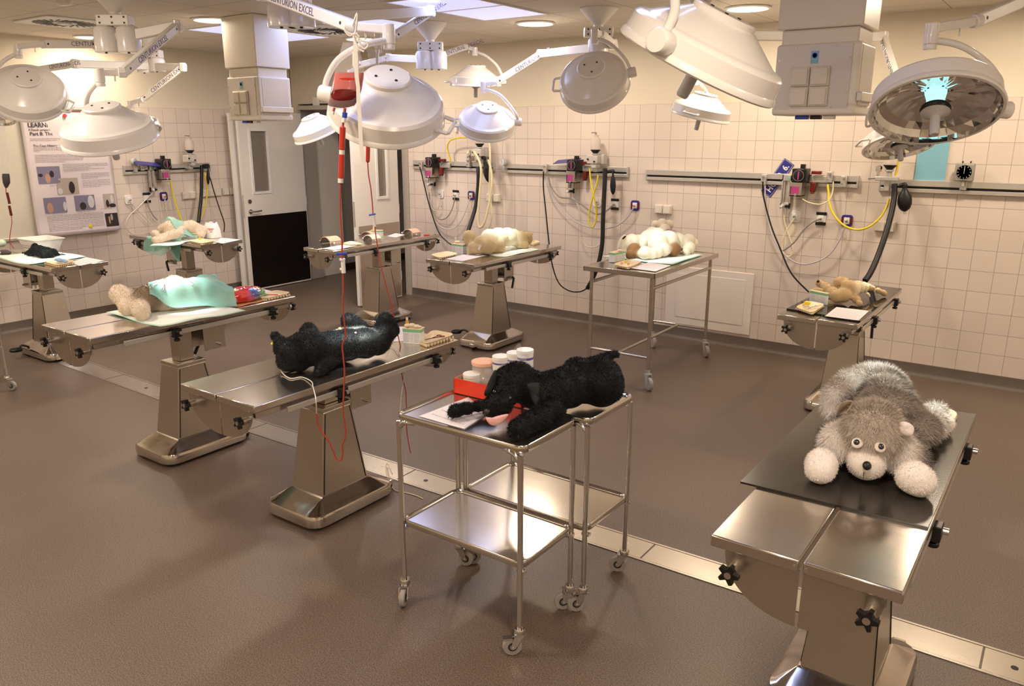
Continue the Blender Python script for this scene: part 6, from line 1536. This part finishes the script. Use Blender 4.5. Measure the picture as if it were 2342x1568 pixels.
paper([(160,601),(182,608),(238,596),(196,588)], T1, 'white sheet at the right end of the black cat\'s table', 4)
q = at_z(66,575,T1); Mb = Matrix.Translation(q) @ Matrix.Rotation(.02,4,'Z')
BK = thing('plastic_basket', 'cream openwork plastic basket behind the small black plush cat', 'basket', tuple(q+Vector((0,.10,0))))
b = MB(); r0, r1 = [rounded(-.13,.13,.02,.20,.02,z) for z in (.0,.095)]
r1 = rounded(-.16,.16,-.01,.24,.025,.098); rr_ = rounded(-.168,.168,-.018,.248,.028,.100)
b.loft([r0, r1, rr_, [(x,y,z+.006) for x,y,z in rr_], [(x*.97,y*.97+.003,z) for x,y,z in r1], [(x*.97,y*.97+.003,z+.004) for x,y,z in r0]], Mb); b.build('basket_wall', 'box_white', BK, smooth=50)
b = MB()
for j in range(3):
    for k in range(22):
        x = -.125+.0115*k; z_ = .022+.022*j; b.box(x, x+.005, -.012+.02*(1-z_/.1)-.002+.0, .006+.02*(1-z_/.1), z_, z_+.010, Mb @ Matrix.Translation((0,.006,0)))
b.build('openings', 'ink_soft', BK)
q = at_z(4,570,T1); t = thing('green_package', 'pale green soft package cut by the left picture edge', 'package', tuple(q)); b = MB(); b.ball(q+Vector((0,0,.055)), .06,.04,.034,16,10); b.build('wrapping', 'box_mint', t, smooth=80)
q = at_z(12,583,T1); t = thing('dark_pouch', 'dark pouch with a white strip at the left picture edge', 'pouch', tuple(q)); b = MB(); b.ball(q+Vector((0,0,.022)), .08,.04,.022,16,10); b.build('pouch_body', 'ink', t, smooth=80)
b = MB(); b.box(-.045,.02,-.048,-.038,.020,.035, Matrix.Translation(q)); b.build('white_strip', 'box_white', t)

# ---- suture trainers on the door table
TDR = TABLES['door']
def trainer(px, py, w_, L_, ang, label):
    q = at_z(px, py, TDR); t = thing('suture_trainer', label, 'suture trainer', tuple(q), ang, group='pink suture pads on curved metal stands')
    M = Matrix.Translation(q) @ Matrix.Rotation(ang, 4, 'Z')
    def arc(r, n=14): return [(r*math.cos(PI*k/n), max(.0, r*math.sin(PI*k/n)*.72)) for k in range(n+1)]
    o_, i_ = arc(w_), arc(w_-.003)
    b = MB(); b.loft([[(x,y,z) for x,z in o_]+[(x,y,z) for x,z in reversed(i_)] for y in (-L_/2, L_/2)], M); b.build('metal_arch', 'steel', t, smooth=50)
    o2, i2 = arc(w_+.007)[2:-2], arc(w_+.0005)[2:-2]
    b = MB(); b.loft([[(x,y,z) for x,z in o2]+[(x,y,z) for x,z in reversed(i2)] for y in (-L_/2+.004, L_/2-.004)], M); b.build('pink_skin', 'pink_pad', t, smooth=50)
    b = MB()
    for s in (-1, 1): b.cyl(M @ Vector((s*(w_+.006),-L_*.3,.012)), M @ Vector((s*(w_+.03),-L_*.3,.012)), .007, 10); b.ball(M @ Vector((s*(w_+.034),-L_*.3,.012)), .011, n=10, m=8)
    b.build('clamp_bolt', 'chrome', t)
trainer(757,556,.085,.13,-.15,'pink suture pad on a metal arch nearest the free end of the door table')
trainer(852,550,.075,.11,-.15,'pink suture pad on a metal arch in the bright light before the white box')
trainer(845,541,.07,.10,.1,'pink suture pad behind the white box on the door table')
trainer(942,536,.075,.11,-.1,'pink suture pad on a metal arch at the far end of the door table')
sheet_px('paper_sheet', [(736,568),(766,572),(822,560),(788,559)], TDR, 'paper', 'white sheet beside the first suture pad', 'paper', .0006, 0, 'printed instruction sheets on the tables', 4)
paper([(885,540),(905,543),(926,537),(905,533)], TDR, 'small white sheet far along the door table', 3)
tray_px([(783,556),(798,560),(832,558),(803,551)], TDR, 'pale tray with papers between the suture pads', .010)
box_px((848,541),(872,542), TDR, .062, .05, 'brightly lit white carton with bottle between the suture pads')
q = at_z(852,541,TDR); q.z = TDR+.066; t = thing('glue_bottle', 'small pale bottle standing on the brightly lit carton', 'bottle', tuple(q)); b = MB(); b.lathe([(.010,0),(.010,.018),(.004,.036),(.003,.044)], 16, Matrix.Translation(q+Vector((0,.02,0)))); b.build('bottle_body', 'glove', t)
q = at_z(976,537,TDR+.004); t = thing('red_ring', 'red rubber ring at the far end of the door table', 'ring', tuple(q)); b = MB(); b.tube([q+Vector((.028*math.cos(2*PI*k/20),.028*math.sin(2*PI*k/20),0)) for k in range(20)], .0045, 8, closed=True); b.build('ring_body', 'candy_red', t, smooth=80)

# ================================================================== INFUSION SETS
def hp(px, py, P0):                                   # on the upright plane through P0 that faces the room
    n = Vector((FWD.x, FWD.y, 0)); d = ray(px, py); return CAM+d*(n.dot(P0-CAM)/n.dot(d))
P0 = at_d(788, 200, 2.93); FH = Vector((FWD.x, FWD.y, 0)).normalized()
IV = thing('blood_bag', 'blood bag half full of dark red liquid hanging from the large lamp arm', 'infusion bag', tuple(hp(785,248,P0)))
def pillow(rows, th, name, m, parent, P0=P0, n=14):
    b = MB(); F_, B_ = [], []
    for r, (y, xl, xr, t_) in enumerate(rows):
        f, k = [], []
        for i in range(n+1):
            u = i/n; p = hp(xl+(xr-xl)*u, y+6*math.sin(u*PI)*(1 if r == len(rows)-1 else 0), P0); e = th*t_*math.sqrt(max(0, 1-(2*u-1)**2))
            f.append(p-FH*(e+.0003)); k.append(p+FH*(e+.0003))
        F_.append(f); B_.append(k)
    b.loft([f+list(reversed(k)) for f, k in zip(F_, B_)]); return b.build(name, m, parent, smooth=60)
cb_ = pillow([(97,784,815,.05),(112,780,822,.2),(140,771,829,.4),(168,765,834,.7),(205,757,828,1.0),(228,752,820,.85),(244,748,812,.1)], .020, 'clear_pouch', 'bag_film', IV)
pillow([(166,766,832,.55),(180,763,831,.75),(205,758,827,.92)], .0215, 'bright_blood', 'blood_light', IV)
pillow([(204,758,827,.92),(215,755,824,.93),(228,753,819,.8),(241,750,811,.1)], .0217, 'dark_blood', 'blood', IV)
pillow([(118,806,818,.3),(150,806,822,.3)], .024, 'white_label', 'white_plastic', IV)
b = MB(); b.cyl(hp(765,246,P0), hp(762,256,P0), .005, 10); b.cyl(hp(789,247,P0), hp(788,258,P0), .006, 10); b.build('port', 'red_line', IV)
b = MB(); b.cyl(hp(762,254,P0), hp(761,262,P0), .006, 10); b.build('port_cap', 'white_plastic', IV)
IS = thing('infusion_line', 'red infusion line with two blood-filled chambers falling from the blood bag', 'infusion line', tuple(hp(784,630,P0)))
b = MB(); b.cyl(hp(789,257,P0), hp(788,269,P0), .0095, 16); b.build('blue_connector', 'blue', IS)
b = MB(); b.cyl(hp(788,269,P0), hp(786,280,P0), .008, 14); b.build('spike', 'white_plastic', IS)
for y0_, y1_, x0_, x1_, m_ in ((288,345,784,782,'blood_light'),(350,410,782,780,'blood_light')):
    b = MB(); b.lathe([(.004,0),(.0115,.006),(.0115,(hp(x0_,y0_,P0)-hp(x1_,y1_,P0)).length-.006),(.004,(hp(x0_,y0_,P0)-hp(x1_,y1_,P0)).length)], 20, axis_matrix(hp(x1_,y1_,P0), hp(x0_,y0_,P0)-hp(x1_,y1_,P0))); ch = b.build('drip_chamber', m_, IS)
for y_, x_ in ((348,782),(413,779)):
    b = MB(); b.cyl(hp(x_,y_-5,P0), hp(x_,y_+5,P0), .0105, 14); b.build('chamber_collar', 'white_plastic', IS)
b = MB(); b.cyl(hp(785,280,P0), hp(784,289,P0), .0045, 10); b.build('spike_tube', 'red_line', IS)
P1 = P0.copy()
def line3(pts, r, name, m, parent, P0=P0): b = MB(); b.tube([hp(x, y, P0) for x, y in pts], r, 8, smooth=6); return b.build(name, m, parent, smooth=80)
line3([(779,415),(778,450),(779,500),(782,545),(783,600),(785,660),(784,700),(789,750),(790,770),(783,790),(785,815),(788,850),(786,900),(785,940),(791,985),(788,1005),(783,1020),(784,1040),(778,1053),(768,1045),(755,1015),(735,985),(727,970),(724,945)], .0032, 'tube', 'red_line', IS)
b = MB(); b.cyl(hp(770,581,P0), hp(793,579,P0), .005, 10); b.build('blue_clip', 'blue', IS)
b = MB(); b.cyl(hp(784,592,P0), hp(786,624,P0), .0085, 14); b.cyl(hp(783,591,P0), hp(783,595,P0), .0115, 14); b.build('roller_clamp', 'white_plastic', IS)
b = MB(); q = hp(780,616,P0); b.cyl(q-RIGHT*.004, q+RIGHT*.004, .006, 12); b.build('roller_wheel', 'glove', IS)
q = [hp(724,945,P0), at_d(722,910,3.2), at_d(716,885,3.4), at_z(712,872,T3+.01), at_z(690,862,T3+.004), at_z(665,865,T3+.004), at_z(648,855,T3+.006), at_z(641,842,T3+.02)]
b = MB(); b.tube(q, .0024, 8, smooth=6); b.build('white_extension', 'white_plastic', IS, smooth=80)
ST = thing('hanging_strap', 'white cotton tape tied to the lamp arm and dangling beside the blood bag', 'strap', tuple(hp(820,375,P0)))
PS = P0-FH*.03
b = MB()
pl = [(806,78),(812,88),(814,130),(815,170),(819,200),(820,240),(823,270),(824,300),(826,335),(832,374)]
b.loft([[hp(x-4.5,y,PS), hp(x+4.5,y,PS), hp(x+4.5,y,PS)+FH*.0012, hp(x-4.5,y,PS)+FH*.0012] for x, y in pl]); b.build('tape', 'tub_white', ST, smooth=60)
b = MB()
for pts in ([(788,70),(800,82),(812,76),(822,84)],[(812,82),(826,92),(838,96),(842,104),(834,112),(826,104),(818,90)],[(806,60),(817,30),(815,60),(812,80)],[(808,80),(815,100),(821,112),(832,118)],[(795,66),(788,60),(792,72),(806,78),(818,76)]): b.tube([hp(x, y, PS) for x, y in pts], .0035, 8, smooth=5)
b.build('bow_knot', 'tub_white', ST, smooth=80)
# second line, behind the lamp
P2 = at_d(880, 620, 4.0)
I2 = thing('infusion_line', 'thinner red infusion line with one dark chamber, falling behind the large lamp', 'infusion line', tuple(hp(935,1035,P2)))
b = MB(); a_, c_ = hp(841,372,P2), hp(842,328,P2); b.lathe([(.004,0),(.010,.008),(.010,(c_-a_).length-.008),(.004,(c_-a_).length)], 18, axis_matrix(a_, c_-a_)); b.build('drip_chamber', 'blood_light', I2)
line3([(841,372),(843,400),(848,430),(852,470),(853,490)], .0028, 'tube', 'red_line', I2, P2)
b = MB(); b.cyl(hp(844,492,P2), hp(859,489,P2), .004, 10); b.build('blue_clip', 'blue', I2)
b = MB(); b.cyl(hp(853,492,P2), hp(857,518,P2), .010, 14, .008); b.build('roller_clamp', 'white_plastic', I2)
line3([(857,518),(862,555),(870,600),(882,650),(893,690),(902,730),(912,775),(920,812),(917,835),(921,865),(928,895),(929,920),(931,950),(930,980),(934,1010),(939,1036)], .0028, 'tube', 'red_line', I2, P2)
CBL = thing('white_cable', 'thin white cable running from the black plush dog over the table edge', 'cable', tuple(at_z(905,800,T3)))
b = MB(); b.tube([at_z(878,774,T3+.05), at_z(896,790,T3+.01), at_z(916,811,T3+.006), hp(924,832,P2), hp(924,862,P2), hp(918,900,P2), hp(915,940,P2)], .003, 8, smooth=6); b.build('cable_sheath', 'white_plastic', CBL, smooth=80)
# empty bag seen beside the lamp swivel
P3 = at_d(868, 130, 4.2); t = thing('empty_infusion_bag', 'crumpled empty clear infusion bag hanging beside the lamp swivels', 'infusion bag', tuple(hp(868,160,P3)))
pillow([(112,838,895,.2),(130,842,890,1),(148,846,884,.7),(162,852,876,.1)], .03, 'clear_pouch', 'bag_film', t, P3)
# left picture edge set
P4 = at_d(14, 420, 5.3); t = thing('infusion_set', 'small dark infusion bag and line hanging at the left picture edge', 'infusion bag', tuple(hp(14,425,P4)))
pillow([(397,5,21,.3),(404,5,22,.9),(418,7,23,.9),(424,9,20,.2)], .018, 'dark_pouch', 'ink', t, P4)
pillow([(262,-6,8,.2),(300,-4,12,.6),(350,2,17,.6),(397,5,21,.3)], .012, 'clear_pouch', 'bag_film', t, P4)
for a_, c_ in (((22,466),(16,440)),((26,493),(21,470))): b = MB(); b.cyl(hp(*a_,P4), hp(*c_,P4), .0085, 12); b.build('drip_chamber', 'blood', t)
line3([(13,425),(14,440)], .003, 'tube', 'red_line', t, P4); line3([(26,493),(27,510),(24,530),(22,548),(25,558),(32,568)], .0025, 'tube', 'red_line', t, P4)
# loose cable on the floor by the centre table
t = thing('floor_cable', 'thin pale cable lying on the floor beside the centre table base', 'cable', tuple(at_z(930,1125,.004)))
b = MB(); b.tube([at_z(898,1085,.09), at_z(885,1060,.02), at_z(884,1085,.006), at_z(900,1118,.004), at_z(925,1125,.004), at_z(950,1132,.004), at_z(968,1140,.004)], .0025, 6, smooth=6); b.build('cable_sheath', 'hose_cream', t, smooth=80)

# ------------------------------------------------------------------ small fittings: one object per piece
SPLIT = {'foot','panel_seam','rivet','lifting_hole','cap_screw','arm_bolt','bolt','red_filler','brown_flank','marking_bar','clamp_bolt','valve_knob','push_button','screw','hinge','port','clamp_screw','glove_folds'}
def split_loose(o):
    me = o.data; n = len(me.vertices); par = list(range(n))
    def fd(a):
        while par[a] != a: par[a] = par[par[a]]; a = par[a]
        return a
    for e in me.edges:
        a, b = fd(e.vertices[0]), fd(e.vertices[1])
        if a != b: par[a] = b
    groups = {}
    for p in me.polygons: groups.setdefault(fd(p.vertices[0]), []).append(p)
    if len(groups) < 2: return
    stem_ = o.name.split('.')[0]; first = True
    for ps in groups.values():
        idx = sorted({v for p in ps for v in p.vertices}); mp = {v: i for i, v in enumerate(idx)}
        m2 = bpy.data.meshes.new(stem_); m2.from_pydata([me.vertices[v].co[:] for v in idx], [], [tuple(mp[v] for v in p.vertices) for p in ps])
        for m in me.materials: m2.materials.append(m)
        m2.shade_smooth(); m2.set_sharp_from_angle(angle=math.radians(35))
        q = o.copy(); q.data = m2; q.name = stem_; col.objects.link(q)
    bpy.data.objects.remove(o)
for o in [o for o in list(col.objects) if o.type == 'MESH' and o.name.split('.')[0] in SPLIT and not o.children]:
    split_loose(o)
